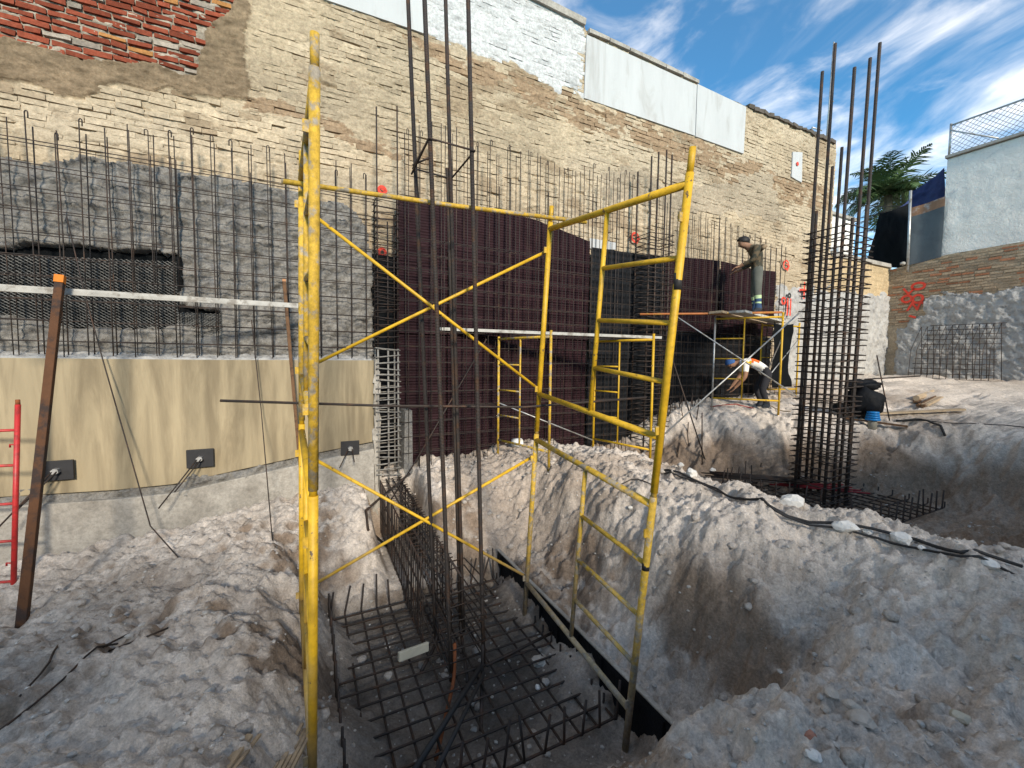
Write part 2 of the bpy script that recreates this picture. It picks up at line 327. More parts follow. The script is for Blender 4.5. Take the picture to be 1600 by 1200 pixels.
def terrain(x, y):
    z = smooth_z(x, y)
    uu = x * D2.x + y * D2.y; vv = -(x * N2.x + y * N2.y)
    flat = np.clip(np.minimum(np.minimum(uu - .05, 2.2 - uu), np.minimum(vv - 2.0, 4.8 - vv)) / .15, 0, 1)   # raked footing floor
    rough = 1 - 0.72 * flat
    near = np.exp(-((x - 1) ** 2 + (y - 3) ** 2) / 60)
    h = 0.12 * fbm(x * .9, y * .9, 3) + 0.10 * fbm(x * 3.1 + 9, y * 3.1, 4, .6)
    rid = np.abs(fbm(x * 4.3 + 31, y * 4.3 - 8, 4)); h = h - 0.11 * rid
    h = h + near * (0.066 * fbm(x * 11, y * 11, 4, .68) + 0.016 * fbm(x * 23 + 5, y * 23, 2, .6) + 0.07 * np.clip(fbm(x * 8 + 3, y * 8, 3) - .2, 0, 1) - 0.03 * np.abs(fbm(x * 17 + 3, y * 17, 3, .6)))
    scr = np.clip((uu - 2.5) / .3, 0, 1) * np.clip((3.5 - uu) / .3, 0, 1) * np.clip((vv - 1.4) / .4, 0, 1) * np.clip((5.6 - vv) / .5, 0, 1)     # bucket scrapes down the bank
    h = h + scr * (.035 * fbm(vv * 6.5 + 2 * fbm(uu, vv, 2), uu * 1.4, 3, .6) - .03 * np.abs(fbm(vv * 9, uu * 3, 3)))
    bnk = np.clip((uu - 5.0) / .6, 0, 1) * np.clip((10.5 - uu) / 1.0, 0, 1) * np.clip((vv - .8) / .6, 0, 1) * np.clip((6.3 - vv) / .6, 0, 1) * np.clip((-.95 - z) * 3, 0, 1) * np.clip((z + 2.14) * 4, 0, 1)
    h = h + bnk * (.16 * fbm(x * 2.2, y * 2.2, 4, .6) - .38 * np.abs(fbm(x * 1.9 + 7, y * 2.6, 4, .6)))
    z = z + rough * h
    tr = np.clip((.40 - np.abs(uu - UB)) / .16, 0, 1) * np.clip((vv - 4.4) / .3, 0, 1) * np.clip((6.45 - vv) / .12, 0, 1)   # trench for the grade beam
    return z + tr * np.minimum(0, -2.66 + .06 * h - z)
def gz(x, y): return float(terrain(np.array([float(x)]), np.array([float(y)]))[0])
def on_ground(px, py, it=40):
    v = ray(px, py); t = 1.0
    ts = np.linspace(.8, 18, 500); Q = ts[:, None] * np.array(v)
    w = np.nonzero(Q[:, 2] < terrain(Q[:, 0], Q[:, 1]))[0]; i = int(w[0]) if len(w) else 499
    a, b = float(ts[max(0, i - 1)]), float(ts[i])
    for _ in range(12):
        m = (a + b) / 2; p = v * m
        if p.z < gz(p.x, p.y): b = m
        else: a = m
    return v * b
def graded(lo, a, b, hi, fine, ratio=1.12, fmax=40):
    xs = list(np.arange(a, b, fine)); s = fine; x = xs[-1]
    while x < hi: s = min(s * ratio, fmax); x += s; xs.append(x)
    s = fine; x = a; pre = []
    while x > lo: s = min(s * ratio, fmax); x -= s; pre.append(x)
    return np.array(pre[::-1] + xs)
gx = graded(-400, -4.6, 7.0, 500, 0.021, 1.045); gy = graded(-300, 1.0, 8.2, 700, 0.021, 1.045)
GX, GY = np.meshgrid(gx, gy); GZ = terrain(GX, GY)
GZ = np.where((GX**2 + GY**2) > 90 ** 2, -1.0, GZ)
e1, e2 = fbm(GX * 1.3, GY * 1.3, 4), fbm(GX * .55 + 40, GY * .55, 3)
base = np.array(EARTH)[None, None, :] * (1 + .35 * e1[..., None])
damp_shade = np.clip((e2 - .10) * 4 + (fbm(GX * 5, GY * 5, 3)) * 1.2, 0, 1)[..., None] * .55        # damp brown soil showing through
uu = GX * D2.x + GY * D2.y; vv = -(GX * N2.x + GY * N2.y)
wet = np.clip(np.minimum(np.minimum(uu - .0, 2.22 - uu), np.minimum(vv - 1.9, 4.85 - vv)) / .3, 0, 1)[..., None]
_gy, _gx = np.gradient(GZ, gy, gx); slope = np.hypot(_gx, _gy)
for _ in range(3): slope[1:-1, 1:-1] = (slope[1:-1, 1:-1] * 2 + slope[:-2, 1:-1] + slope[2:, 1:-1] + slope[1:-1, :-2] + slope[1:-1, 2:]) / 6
cut = np.clip((slope - .62) * 1.6, 0, 1) * np.clip(.55 + 1.6 * fbm(GX * 1.7 + 4, GY * 1.7, 4, .6), 0, 1) * np.clip((-1.55 - GZ) * 2.2, 0, 1)      # steep lower faces: damp brown, with hollow shade put into the colour
backpit = np.clip((uu - 4.9) / .4, 0, 1) * np.clip((-1.25 - GZ + .5 * fbm(GX * 1.4, GY * 1.4, 3)) * 2.4, 0, 1) * np.clip((8 - vv) * 2, 0, 1) * np.clip((13 - uu) / 2, 0, 1)  # back pit floor and bank: damp soil, with the pit's shade put into its colour
damp_shade = np.maximum(damp_shade, np.clip(backpit * (.95 + .5 * e1), 0, .96)[..., None])
damp_shade = np.maximum(damp_shade, np.clip(cut * 1.3, 0, .92)[..., None])
cols = base * (1 - damp_shade) + np.array((.225, .165, .118)) * damp_shade
floor_dark_k = wet * (.82 + .2 * fbm(GX * 2.2, GY * 2.2, 3)[..., None] * 2)
cols = cols * (1 - floor_dark_k) + np.array((.105, .092, .08)) * floor_dark_k                                 # darker soil on the footing floor
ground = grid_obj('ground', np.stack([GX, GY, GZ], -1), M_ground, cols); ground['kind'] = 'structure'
# ------------------------------------------------------------------ the long brick wall
def wall_px(S, Z, off=0.0):
    P = S[..., None] * np.array(D2) - (DW - off) * np.array(N2) + Z[..., None] * np.array(UP)
    return project(P)
RED = [(-900,-900),(372,-900),(366,0),(345,30),(318,70),(302,124),(200,100),(120,86),(0,60),(-900,-170)]
BROWN = [(-900,-170),(0,60),(120,86),(200,100),(302,124),(318,70),(345,30),(366,0),(384,-40),(384,152),(330,150),(270,136),(240,152),(180,128),(120,152),(60,138),(0,124),(-900,40)]
SMOOTH1 = [(384,-400),(560,-400),(520,40),(470,70),(440,130),(384,140)]
WHITEB = [(505,0),(500,-300),(860,-300),(916,44),(915,153),(800,104),(690,62),(600,28)]
BANDS = [[(640,60),(800,112),(920,160),(1160,245),(1300,300),(1300,335),(1160,290),(1000,225),(880,190),(760,130),(660,90)],
         [(384,150),(480,165),(580,215),(680,245),(680,262),(560,225),(480,190),(384,170)]]
GREYP = [(930,268),(1010,262),(1040,300),(1210,270),(1215,345),(1100,330),(1000,320),(940,300)]
S_END = sz(onw(1303, 300))[0]; S0 = -9.0
top_pts = [(S0, sz(onw(850, 0))[1] + .25)] + [sz(onw(a, b)) for a, b in ((850, -2), (914, 40), (918, 52), (1165, 166), (1303, 224))]
TS = np.array([p[0] for p in top_pts]); TZ = np.array([p[1] for p in top_pts])
def wtop(s): return np.interp(s, TS, TZ)
def wall_color(S, Z, seed=0.0):
    px, py = wall_px(S, Z)
    jx = 14 * fbm(S * 3 + 5, Z * 3, 3); jy = 14 * fbm(S * 3, Z * 3 + 9, 3); px = px + jx; py = py + jy
    n1 = fbm(S * .8, Z * 1.6, 4)[..., None]; n2 = fbm(S * 6, Z * 11, 3)[..., None]
    c = np.array((.40, .322, .222)) * (1 + .30 * n1 + .18 * n2)
    pale = np.clip(fbm(S * .5 + 20, Z * 1.1, 3) * 3 + .2, 0, 1)[..., None]
    c = c * (1 - pale * .55) + np.array((.44, .365, .265)) * pale * .55
    grime = np.clip(fbm(S * 1.7 + 7, Z * 3.3 + 3, 4) * 4 - .75, 0, 1)[..., None]
    c = c * (1 - grime * .6) + np.array((.22, .155, .095)) * grime * .6
    k = {}
    for nm, polys in (('band', BANDS), ('grey', [GREYP]), ('smooth', [SMOOTH1]), ('white', [WHITEB]), ('brown', [BROWN]), ('red', [RED])):
        m = np.zeros(S.shape, bool)
        for pl in polys: m |= inpoly(px, py, pl)
        k[nm] = m
    m = k['band'][..., None] & (n2 > -.22); c = np.where(m, np.array((.27, .19, .12)) * (1 + .35 * n2), c)
    m = k['grey'][..., None]; c = np.where(m, np.array((.33, .27, .195)) * (1 + .3 * n1), c)
    m = k['smooth'][..., None]; c = np.where(m, np.array((.37, .295, .20)) * (1 + .25 * n1), c)
    m = k['white'][..., None]; c = np.where(m, np.array((.50, .50, .49)) * (1 - .25 * np.clip(n2 * 2 - .2, 0, 1)), c)
    m = k['brown'][..., None]; c = np.where(m, np.array((.205, .15, .095)) * (1 + .30 * n1 + .3 * n2), c)
    return np.clip(c, .02, .85), k
party = thing('brick_party_wall', 'tall old beige brick wall of the neighbouring building behind the rebar mesh', 'wall', WP(2, -1.2, 0))
def quad_slab(name, pts, back, m, parent, bevel=0.0):
    """a slab with outline pts (front face, in order) and thickness along -back"""
    b = MB(); n = len(pts); b.v = [Vector(p) for p in pts] + [Vector(p) - Vector(back) for p in pts]
    b.f = [tuple(range(n)), tuple(reversed(range(n, 2 * n)))] + [(i, i + n, (i + 1) % n + n, (i + 1) % n) for i in range(n)]
    return b.build(name, m, parent, bevel=bevel)
core_pts = [WP(S0, -2.6, -.05)] + [WP(S_END, -2.6, -.05)] + [WP(s, z - .03, -.05) for s, z in reversed(top_pts)]
quad_slab('masonry_core', core_pts, N2 * .35, M_mortar, party)
_a = bpy.data.meshes[party.children[0].data.name].color_attributes.new('Col', 'FLOAT_COLOR', 'POINT')
_a.data.foreach_set('color', [.5, .42, .32, 1] * len(party.children[0].data.vertices))
# mortar and old render: a fine uneven sheet, proud of the bricks where plaster survives
ss = np.arange(-6.2, S_END + .001, .025); zs = np.arange(-.5, 7.05, .0155)
SS, ZZ = np.meshgrid(ss, zs)
ccol, kk = wall_color(SS, ZZ)
rub = fbm(SS * 7, ZZ * 16, 5, .65); big = fbm(SS * 1.1 + 3, ZZ * 2.0, 4); run = fbm(SS * 2.6 + 9, ZZ * 15, 4, .6)
hgt = -.002 + .020 * rub + .026 * np.clip(big + .02, -.3, .5) - .10 * np.clip(run - .12, 0, .5) + .012 * fbm(SS * 16, ZZ * 24, 3, .6)
hgt = np.where(kk['red'], -.020 + .034 * rub + .014 * fbm(SS * 16, ZZ * 24, 3, .6), hgt)
hgt = np.where(kk['brown'], .030 + .026 * rub + .02 * big + .010 * fbm(SS * 14, ZZ * 20, 3, .6), hgt)
hgt = np.where(kk['white'], hgt * .55 + .006, hgt)
hgt = np.where(kk['smooth'], hgt * .6 + .005, hgt)
hgt = np.where(kk['grey'], hgt * .6 + .004, hgt)
ccol = np.where(kk['red'][..., None], np.array((.27, .23, .18)) * (1 + .6 * rub[..., None]), ccol)
top = wtop(SS); ZC = np.minimum(ZZ, top)
PW = SS[..., None] * np.array(D2) - (DW - hgt)[..., None] * np.array(N2) + ZC[..., None] * np.array(UP)
grid_obj('mortar_bed', PW, M_mortar, ccol, party, mask=(ZZ < top))
# bricks
PITCH_Z, PITCH_S = .080, .265
VS, FS, CS = [], [], []
singles = []
BOXF = ((0,3,2,1),(4,5,6,7),(0,1,5,4),(1,2,6,5),(2,3,7,6),(3,0,4,7))
rows = int((7.0 + .9) / PITCH_Z); rb = random.Random(3)
cand = []
for r in range(rows):
    z0 = -.9 + r * PITCH_Z; s = S0 + (r % 2) * PITCH_S * .5 + rb.uniform(-.03, .03)
    while s < S_END - .05:
        L = PITCH_S * (rb.choice((1, 1, 1, .55)) + rb.uniform(-.06, .06))
        cand.append((s, z0, min(L, S_END - s))); s += L
cs = np.array([c[0] + c[2] / 2 for c in cand]); cz = np.array([c[1] + PITCH_Z / 2 for c in cand])
bc, bk = wall_color(cs, cz); bpx, bpy_ = wall_px(cs, cz)
keep = (cz < wtop(cs) - .07) & (bpx > -250)
for i, (s, z0, L) in enumerate(cand):
    if not keep[i]: continue
    red = bk['red'][i]
    if bk['brown'][i] and rb.random() < .85: continue
    if not red and rb.random() < .05: continue
    gap = rb.uniform(.022, .036) if red else rb.uniform(.010, .024)
    h = PITCH_Z - gap; f = rb.uniform(-.006, .018) if red else rb.uniform(-.010, .006)
    c = bc[i]
    if red:
        t = rb.random()
        c = np.array((.215, .055, .030)) * rb.uniform(.65, 1.25) if t < .84 else (np.array((.36, .17, .06)) if t < .90 else np.array((.31, .26, .21)) * rb.uniform(.7, 1.1))
    else:
        c = c * rb.uniform(.88, 1.06)
    tilt = rb.uniform(-.006, .006)
    vs = []
    for sx, sy, q in ((0,0,0),(1,0,0),(1,1,0),(0,1,0),(0,0,1),(1,0,1),(1,1,1),(0,1,1)):
        vg = .008 if red else .002; ps = s + vg + sx * (L - 2 * vg) + rb.uniform(-.006, .006); pz = z0 + gap / 2 + q * h + tilt * (sx - .5) * 2 + rb.uniform(-.008, .008)
        vs.append(WP(ps, pz, (f + rb.uniform(-.003, .003)) if sy == 0 else -.06))
    inframe = -5 < bpx[i] < 520 and -8 < bpy_[i] < 250
    singles.append((0 if red else 1, cs[i], vs, c, inframe))
pick = [q for q in singles if q[4]]; pick.sort(key=lambda q: (q[0], q[1])); pick = pick[:290]; pid = {id(q) for q in pick}
def brick_mesh(name, items):
    v = [p for q in items for p in q[2]]; f = [tuple(8 * i + k for k in fc) for i in range(len(items)) for fc in BOXF]
    me = bpy.data.meshes.new(name); me.from_pydata([tuple(p) for p in v], [], f); me.materials.append(M_brickwall)
    a = me.color_attributes.new('Col', 'FLOAT_COLOR', 'POINT')
    a.data.foreach_set('color', [x for q in items for _ in range(8) for x in (*[float(min(.85, max(.01, y))) for y in q[3]], 1.0)])
    return me
def link_child(name, me, parent, kind=None):
    o = bpy.data.objects.new(name, me); COL.objects.link(o); o.parent = parent
    o.matrix_parent_inverse = Matrix.Translation(parent.location).inverted()
    if kind: o['kind'] = kind
    return o
for q in pick: link_child('brick', brick_mesh('brick', [q]), party)
link_child('brick_courses', brick_mesh('brick_courses', [q for q in singles if id(q) not in pid]), party, 'stuff')
# white render panel and its neighbours high on the wall
pan = [onw(917, 51, .03), onw(1090, 131, .03), onw(1166, 167, .03), onw(1162, 240, .03), onw(1040, 197, .03), onw(913, 153, .03)]
quad_slab('white_render_panel', [onw(917, 54, .028), onw(1089, 133, .028), onw(1086, 212, .028), onw(913, 153, .028)], N2 * .05, M_white_plaster, party)
quad_slab('white_render_panel', [onw(1090, 131, .034), onw(1166, 167, .034), onw(1162, 240, .034), onw(1087, 213, .034)], N2 * .05, M_white_plaster, party)
quad_slab('white_render_panel', [onw(500, -60, .028), onw(668, -60, .028), onw(668, 54, .028), onw(640, 44, .028), onw(505, -2, .028)], N2 * .05, M_white_plaster, party)
quad_slab('white_patch', [onw(1239, 237, .03), onw(1254, 238, .03), onw(1253, 285, .03), onw(1245, 281, .03), onw(1237, 276, .03)], N2 * .045, M_white_plaster, party)
quad_slab('white_patch', [onw(922, 372, .03), onw(962, 379, .03), onw(962, 390, .03), onw(922, 388, .03)], N2 * .045, M_white_plaster, party)
for a, b, t in ((( -600, -260), (914, 40), .12), ((918, 52), (1090, 130), .07)):
    A, B = onw(*a), onw(*b); A = WP(max(sz(A)[0], S0), float(wtop(max(sz(A)[0], S0)))); B = WP(sz(B)[0], float(wtop(sz(B)[0])))
    for k in range(6):
        p, q = A.lerp(B, k / 6 + .001), A.lerp(B, (k + 1) / 6 - .001)
        MB().beam(p + UP * (t / 2 - .01) - N2 * .12, q + UP * (t / 2 - .01 + random.uniform(-.01, .01)) - N2 * .12, .36, t, jit=.012).build('coping', M_concrete_grey, party)
rr = random.Random(5)
for k in range(22):                                   # broken ridge tiles along the far end
    s = sz(onw(1168, 168))[0] + .1 + k * .2
    if s > S_END - .1: break
    MB().box(WP(s, float(wtop(s)) + .02, -.1) , D2 * .2 + UP * rr.uniform(-.05, .05), N2 * .3, UP * rr.uniform(.05, .10), .012).build('ridge_tile', mat('dark_tile', (.09, .075, .06), .9), party)
def ring(P, ex, ez, r, w, nrm, name, parent, m=None, n=20, arc=1.0, r2=None):
    b = MB(); cnt = int(n * arc); r2 = r2 or r
    for k in range(cnt + 1):
        a = 2 * math.pi * k / n + .6
        for q in (-w, w): b.v.append(P + ex * math.cos(a) * (r + q) + ez * math.sin(a) * (r2 + q) + nrm * .008)
    for k in range(cnt): b.f.append((2 * k, 2 * k + 1, 2 * k + 3, 2 * k + 2))
    return b.build(name, m or M_redspray, parent)
def stroke(P, pts, ex, ez, w, nrm, name, parent, m=None):
    b = MB()
    for (x0, z0), (x1, z1) in zip(pts, pts[1:]):
        t = Vector((x1 - x0, z1 - z0)).normalized() * w; nn = Vector((-t.y, t.x)); k = len(b.v)
        for x, z in ((x0 - t.x + nn.x, z0 - t.y + nn.y), (x0 - t.x - nn.x, z0 - t.y - nn.y), (x1 + t.x - nn.x, z1 + t.y - nn.y), (x1 + t.x + nn.x, z1 + t.y + nn.y)): b.v.append(P + ex * x + ez * z + nrm * (.008 + .0006 * len(b.f)))
        b.f.append((k, k + 1, k + 2, k + 3))
    return b.build(name, m or M_redspray, parent)
for (x, y, off, r) in ((597, 297, .04, .05), (992, 371, .05, .09), (1228, 414, .04, .11)):
    P = onw(x, y, off); ring(P, D2, UP, r, .022, N2, 'spray_mark', party); stroke(P, [(0, r * .2), (r * 1.3, -r * .1), (r * .6, -r * 1.3)], D2, UP, .014, N2, 'spray_mark', party)
P = onw(597, 394, .05); ring(P, D2, UP, .05, .02, N2, 'spray_mark', party)
P = onw(1246, 256, .045); ring(P, D2, UP, .03, .022, N2, 'spray_mark', party)

# low stretch of the same boundary, beyond the tall wall, and pale shotcrete along its foot
low = thing('low_boundary_wall', 'low sunlit yellowish brick wall between the tall wall and the corner', 'wall', WP(15.7, -.6, 0))
lz = sz(onw(1380, 414))[1]
lss = np.arange(S_END - .02, UR + .05, .05); lzs = np.arange(-.8, lz + .05, .03); LS, LZ = np.meshgrid(lss, lzs)
lh = .012 * fbm(LS * 5, LZ * 11, 4) - .012 * (np.mod(LZ + .01 * fbm(LS * 2, LZ * 2, 2), PITCH_Z) < .02)
PL = LS[..., None] * np.array(D2) - (DW - .0 - lh)[..., None] * np.array(N2) + np.minimum(LZ, lz + .04 * fbm(LS * 2, LS * 0, 3) - .015 * (LS - S_END))[..., None] * np.array(UP)
lcol = np.array((.43, .33, .20)) * (1 + .25 * fbm(LS * 2, LZ * 4, 4)[..., None])
grid_obj('rendered_brick_face', PL, M_mortar, lcol, low)
MB().box(WP((S_END + UR) / 2 + .02, (lz - .8) / 2 - .05, -.16), D2 * (UR - S_END - .06), N2 * .25, UP * (lz + .8 - .08)).build('masonry_core', M_concrete_grey, low)
MB().box(WP((S_END + UR) / 2, lz + .0, -.12), D2 * (UR - S_END - .02), N2 * .32, UP * .10, .02).build('coping', M_concrete_grey, low)
def rough_sheet(name, px_poly, off, amp, m, parent, fn=onw, hole=None, step=.025, freq=5, bigamp=.02, thick=.06, edge=9):
    P3 = [fn(a, b, off) for a, b in px_poly]; key = sz if fn is onw else vz
    q = np.array([key(p) for p in P3]); lo, hi = q.min(0) - .1, q.max(0) + .1
    A, B = np.meshgrid(np.arange(lo[0], hi[0], step), np.arange(lo[1], hi[1], step))
    h = amp * fbm(A * freq, B * freq, 5, .62) + bigamp * fbm(A * 1.2, B * 1.2, 3)
    X = np.array(D2) if fn is onw else -np.array(N2); NN = np.array(N2) if fn is onw else -np.array(D2)
    O = -(DW - off) * np.array(N2) if fn is onw else (UR - off) * np.array(D2)
    P0 = A[..., None] * X + O + B[..., None] * np.array(UP)
    px, py = project(P0); px = px + edge * fbm(A * 4, B * 4, 4); py = py + edge * 1.4 * fbm(A * 4 + 9, B * 4, 4)
    mk = inpoly(px, py, px_poly)
    if hole: mk &= ~inpoly(px, py, hole)
    inner = mk.copy(); inner[1:-1, 1:-1] = mk[1:-1, 1:-1] & mk[:-2, 1:-1] & mk[2:, 1:-1] & mk[1:-1, :-2] & mk[1:-1, 2:]
    hh = np.where(inner, h, -thick)
    return grid_obj(name, P0 + hh[..., None] * NN, m, None, parent, mask=mk)
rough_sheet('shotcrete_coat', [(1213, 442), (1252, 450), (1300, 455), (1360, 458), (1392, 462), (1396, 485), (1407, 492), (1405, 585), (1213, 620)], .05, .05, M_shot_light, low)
P = onw(1233, 462, .10); ring(P, D2, UP, .05, .03, N2, 'spray_mark', low, mat('black_spray', (.03, .03, .03), .8)); stroke(P, [(-.06, -.1), (-.06, -.5)], D2, UP, .03, N2, 'spray_mark', low); stroke(P, [(.07, -.1), (.07, -.5)], D2, UP, .03, N2, 'spray_mark', low)
P = onw(1256, 454, .10); stroke(P, [(-.18, 0), (.2, 0)], D2, UP, .035, N2, 'spray_mark', low); stroke(P, [(0, -.2), (0, .2)], D2, UP, .03, N2 * 1.4, 'spray_mark', low)
P = onw(1224, 470, .10); ring(P, D2, UP, .08, .03, N2, 'spray_mark', low)
for x, y, a in ((1398, 448, .10), (1398, 468, .10)):
    ring(onw(x, y, .03), D2, UP, a * .6, .03, N2, 'spray_mark', low, r2=a)

# ------------------------------------------------------------------ unseen building added behind the camera, stepped in height to shade the near ground
nb = thing('added_shade_building', 'unseen building added behind the camera to shade the near ground', 'building', UV(2, -10, -1.6))
for ua, ub, zt_ in ((-16, -1.9, 4.0), (-1.9, 4.6, 3.07), (4.6, 20, 4.0)):
    MB().box(UV((ua + ub) / 2, -10.5, (zt_ - 1.92) / 2), D2 * (ub - ua), N2 * 5, UP * (zt_ + 1.68)).build('wall', M_white_wall, nb)
    MB().box(UV((ua + ub) / 2, -10.5, zt_ - .06), D2 * (ub - ua - .01), N2 * 5.3, UP * .12).build('roof', M_concrete_grey, nb)
for k in range(9):
    for zz in (-.2, 1.9): MB().box(UV(-9 + k * 3, -7.99, zz), D2 * 1.2, N2 * .06, UP * 1.3).build('window', M_plate, nb)
# ------------------------------------------------------------------ right-hand wall: brick below, painted block above
rw = thing('right_boundary_wall', 'shaded brick boundary wall with grey shotcrete foot and red survey marks', 'wall', RP(2, -.6, 0))
rtop_a = vz(onr(1415, 418))[1]; rtop_b = vz(onr(1600, 377))[1]; rv = vz(onr(1600, 377))[0]
V0, V1 = -9.0, DW + .02
def rtop(v): return np.interp(v, [V0, rv, vz(onr(1478, 398))[0], DW], [rtop_b, rtop_b, vz(onr(1478, 398))[1], rtop_a])
rvs = np.arange(V0, V1, .045); rzs = np.arange(-.9, 5.0, .03); RV, RZ = np.meshgrid(rvs, rzs)
rh = .010 * fbm(RV * 5, RZ * 11, 4) - .01
rc = np.array((.36, .28, .19)) * (1 + .3 * fbm(RV * 1.2, RZ * 3, 4)[..., None] + .2 * fbm(RV * 6, RZ * 14, 3)[..., None])
PR = -RV[..., None] * np.array(N2) + (UR - rh)[..., None] * np.array(D2) + np.minimum(RZ, rtop(RV))[..., None] * np.array(UP)
grid_obj('mortar_bed', PR, M_mortar, rc, rw, mask=RZ < rtop(RV))
items = []; rb = random.Random(9)
for r in range(72):
    z0 = -.9 + r * PITCH_Z; v = .5 + (r % 2) * .13
    while v < DW - .1:
        L = PITCH_S + rb.uniform(-.03, .03)
        if z0 + PITCH_Z < float(rtop(v)) - .01 and z0 > 1.2:
            f = rb.uniform(-.008, .014); gap = rb.uniform(.02, .032); vs = []
            for sx, sy, q in ((0,0,0),(1,0,0),(1,1,0),(0,1,0),(0,0,1),(1,0,1),(1,1,1),(0,1,1)):
                vs.append(RP(v + .01 + sx * (L - .02) + rb.uniform(-.005, .005), z0 + gap / 2 + q * (PITCH_Z - gap) + rb.uniform(-.005, .005), f if sy == 0 else -.06))
            c = np.array((.38, .285, .19)) * rb.uniform(.7, 1.15)
            if rb.random() < .16: c = np.array((.34, .155, .085)) * rb.uniform(.8, 1.2)
            items.append((1, v, vs, c, True))
        v += L
link_child('brick_courses', brick_mesh('brick_courses', items), rw, 'stuff')
MB().box(RP((V0 + V1) / 2, .7, -.22), N2 * (V1 - V0), D2 * .3, UP * 3.6).build('masonry_core', M_concrete_grey, rw)
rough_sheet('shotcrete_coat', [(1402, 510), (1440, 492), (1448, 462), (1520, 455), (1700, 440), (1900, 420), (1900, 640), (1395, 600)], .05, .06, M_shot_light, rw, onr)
for x, y, a, b in ((1435, 447, .15, .10), (1417, 467, .12, .10), (1434, 467, .12, .12)): ring(onr(x, y, .03), -N2, UP, a, .035, -D2, 'spray_mark', rw, r2=b)
stroke(onr(1420, 457, .03), [(-.12, .1), (.0, -.05), (.12, .12)], -N2, UP, .03, -D2, 'spray_mark', rw)
stroke(onr(1435, 478, .03), [(-.2, 0), (-.05, .12), (.02, -.1), (.15, .1), (.25, -.1)], -N2, UP, .03, -D2, 'spray_mark', rw)
stroke(onr(1426, 496, .12), [(-.05, 0), (.06, .05)], -N2, UP, .03, -D2, 'spray_mark', rw)

wb = thing('white_building', 'white painted side of the neighbouring house above the right brick wall', 'building', RP(0, 3, 0))
za = vz(onr(1472, 250, -.05)); zb = vz(onr(1600, 214, -.05)); v_e = vz(onr(1473, 330, -.05))[0]
wvs = np.arange(V0, v_e, .06); wzs = np.arange(rtop_b - .3, za[1] + .001, .05)
WV, WZ = np.meshgrid(wvs, wzs); wh = .012 * fbm(WV * 3, WZ * 3, 5, .6)
PWB = -WV[..., None] * np.array(N2) + (UR + .05 - wh)[..., None] * np.array(D2) + np.maximum(WZ, rtop(WV) + .004)[..., None] * np.array(UP)
grid_obj('painted_wall', PWB, M_white_wall, None, wb)
MB().box(RP((V0 + v_e) / 2, (za[1] + 3.0) / 2, -2.1), N2 * (v_e - V0 - .02), D2 * 4.0, UP * (za[1] - 3.0 - .01)).build('house_body', M_white_wall, wb)
zt = za[1]
MB().box(RP((V0 + v_e) / 2, zt + .04, -2.0), N2 * (v_e - V0 + .02), D2 * 4.06, UP * .06, .02).build('parapet', M_concrete_grey, wb)
fn = thing('chain_link_fence', 'rusty chain link fence on steel posts along the top of the white house', 'fence', RP(v_e, zt + .08, -.1))
f0 = vz(onr(1486, 196, -.1)); f1 = vz(onr(1600, 163, -.1)); hz = f0[1] - zt
for k in range(6): bar(RP(f0[0] - k * 2.2, zt + .08, -.1), RP(f0[0] - k * 2.2, f0[1] + .05, -.1), .028, 'post', M_galv, fn, 8)
bar(RP(f0[0], f0[1], -.1), RP(V0, f0[1] + .02, -.1), .026, 'top_rail', M_galv, fn, 8)
bar(RP(f0[0], f0[1] - .15, -.06), RP(f0[0] - 1.0, zt + .12, -.06), .02, 'brace', M_galv, fn, 8)
b = MB(); L = f0[0] - V0; hh = f0[1] - zt - .08
for sgn in (1, -1):
    k = -hh
    while k < min(L, 9) + hh:
        x0, z0, x1, z1 = k, 0, k + hh, hh
        x0c, x1c = max(0, x0), min(min(L, 9), x1)
        if x1c > x0c:
            za_, zb_ = (x0c - k), (x1c - k)
            if sgn < 0: za_, zb_ = hh - za_, hh - zb_
            mid = (x0c + x1c) / 2
            b.tube([RP(f0[0] - x0c, zt + .08 + za_, -.1), RP(f0[0] - mid, zt + .08 + (za_ + zb_) / 2 + random.uniform(-.02, .02), -.1 + random.uniform(-.02, .02)), RP(f0[0] - x1c, zt + .08 + zb_, -.1)], .006, 3, caps=False)
        k += .13
b.build('wire_netting', mat('netting_wire', (.16, .15, .14), .6, .4), fn, kind='stuff')
# ------------------------------------------------------------------ new retaining wall on the left: shotcrete, cast panel, anchors
OP = .48                                             # the panel's face stands this far in front of the brick
ret = thing('concrete_retaining_wall', 'tan cast concrete retaining panel at the foot of the wall with anchor plates', 'wall', onw(300, 820, OP))
HOLE = [(-400, 330), (-10, 384), (150, 395), (277, 402), (277, 480), (345, 487), (345, 508), (200, 512), (160, 512), (-10, 490), (-400, 470)]
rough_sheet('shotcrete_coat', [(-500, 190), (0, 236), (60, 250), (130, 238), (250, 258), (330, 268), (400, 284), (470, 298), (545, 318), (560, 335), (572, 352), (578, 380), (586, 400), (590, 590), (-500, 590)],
            .16, .085, M_shot, ret, hole=HOLE, freq=9.5, bigamp=.025, thick=.13)
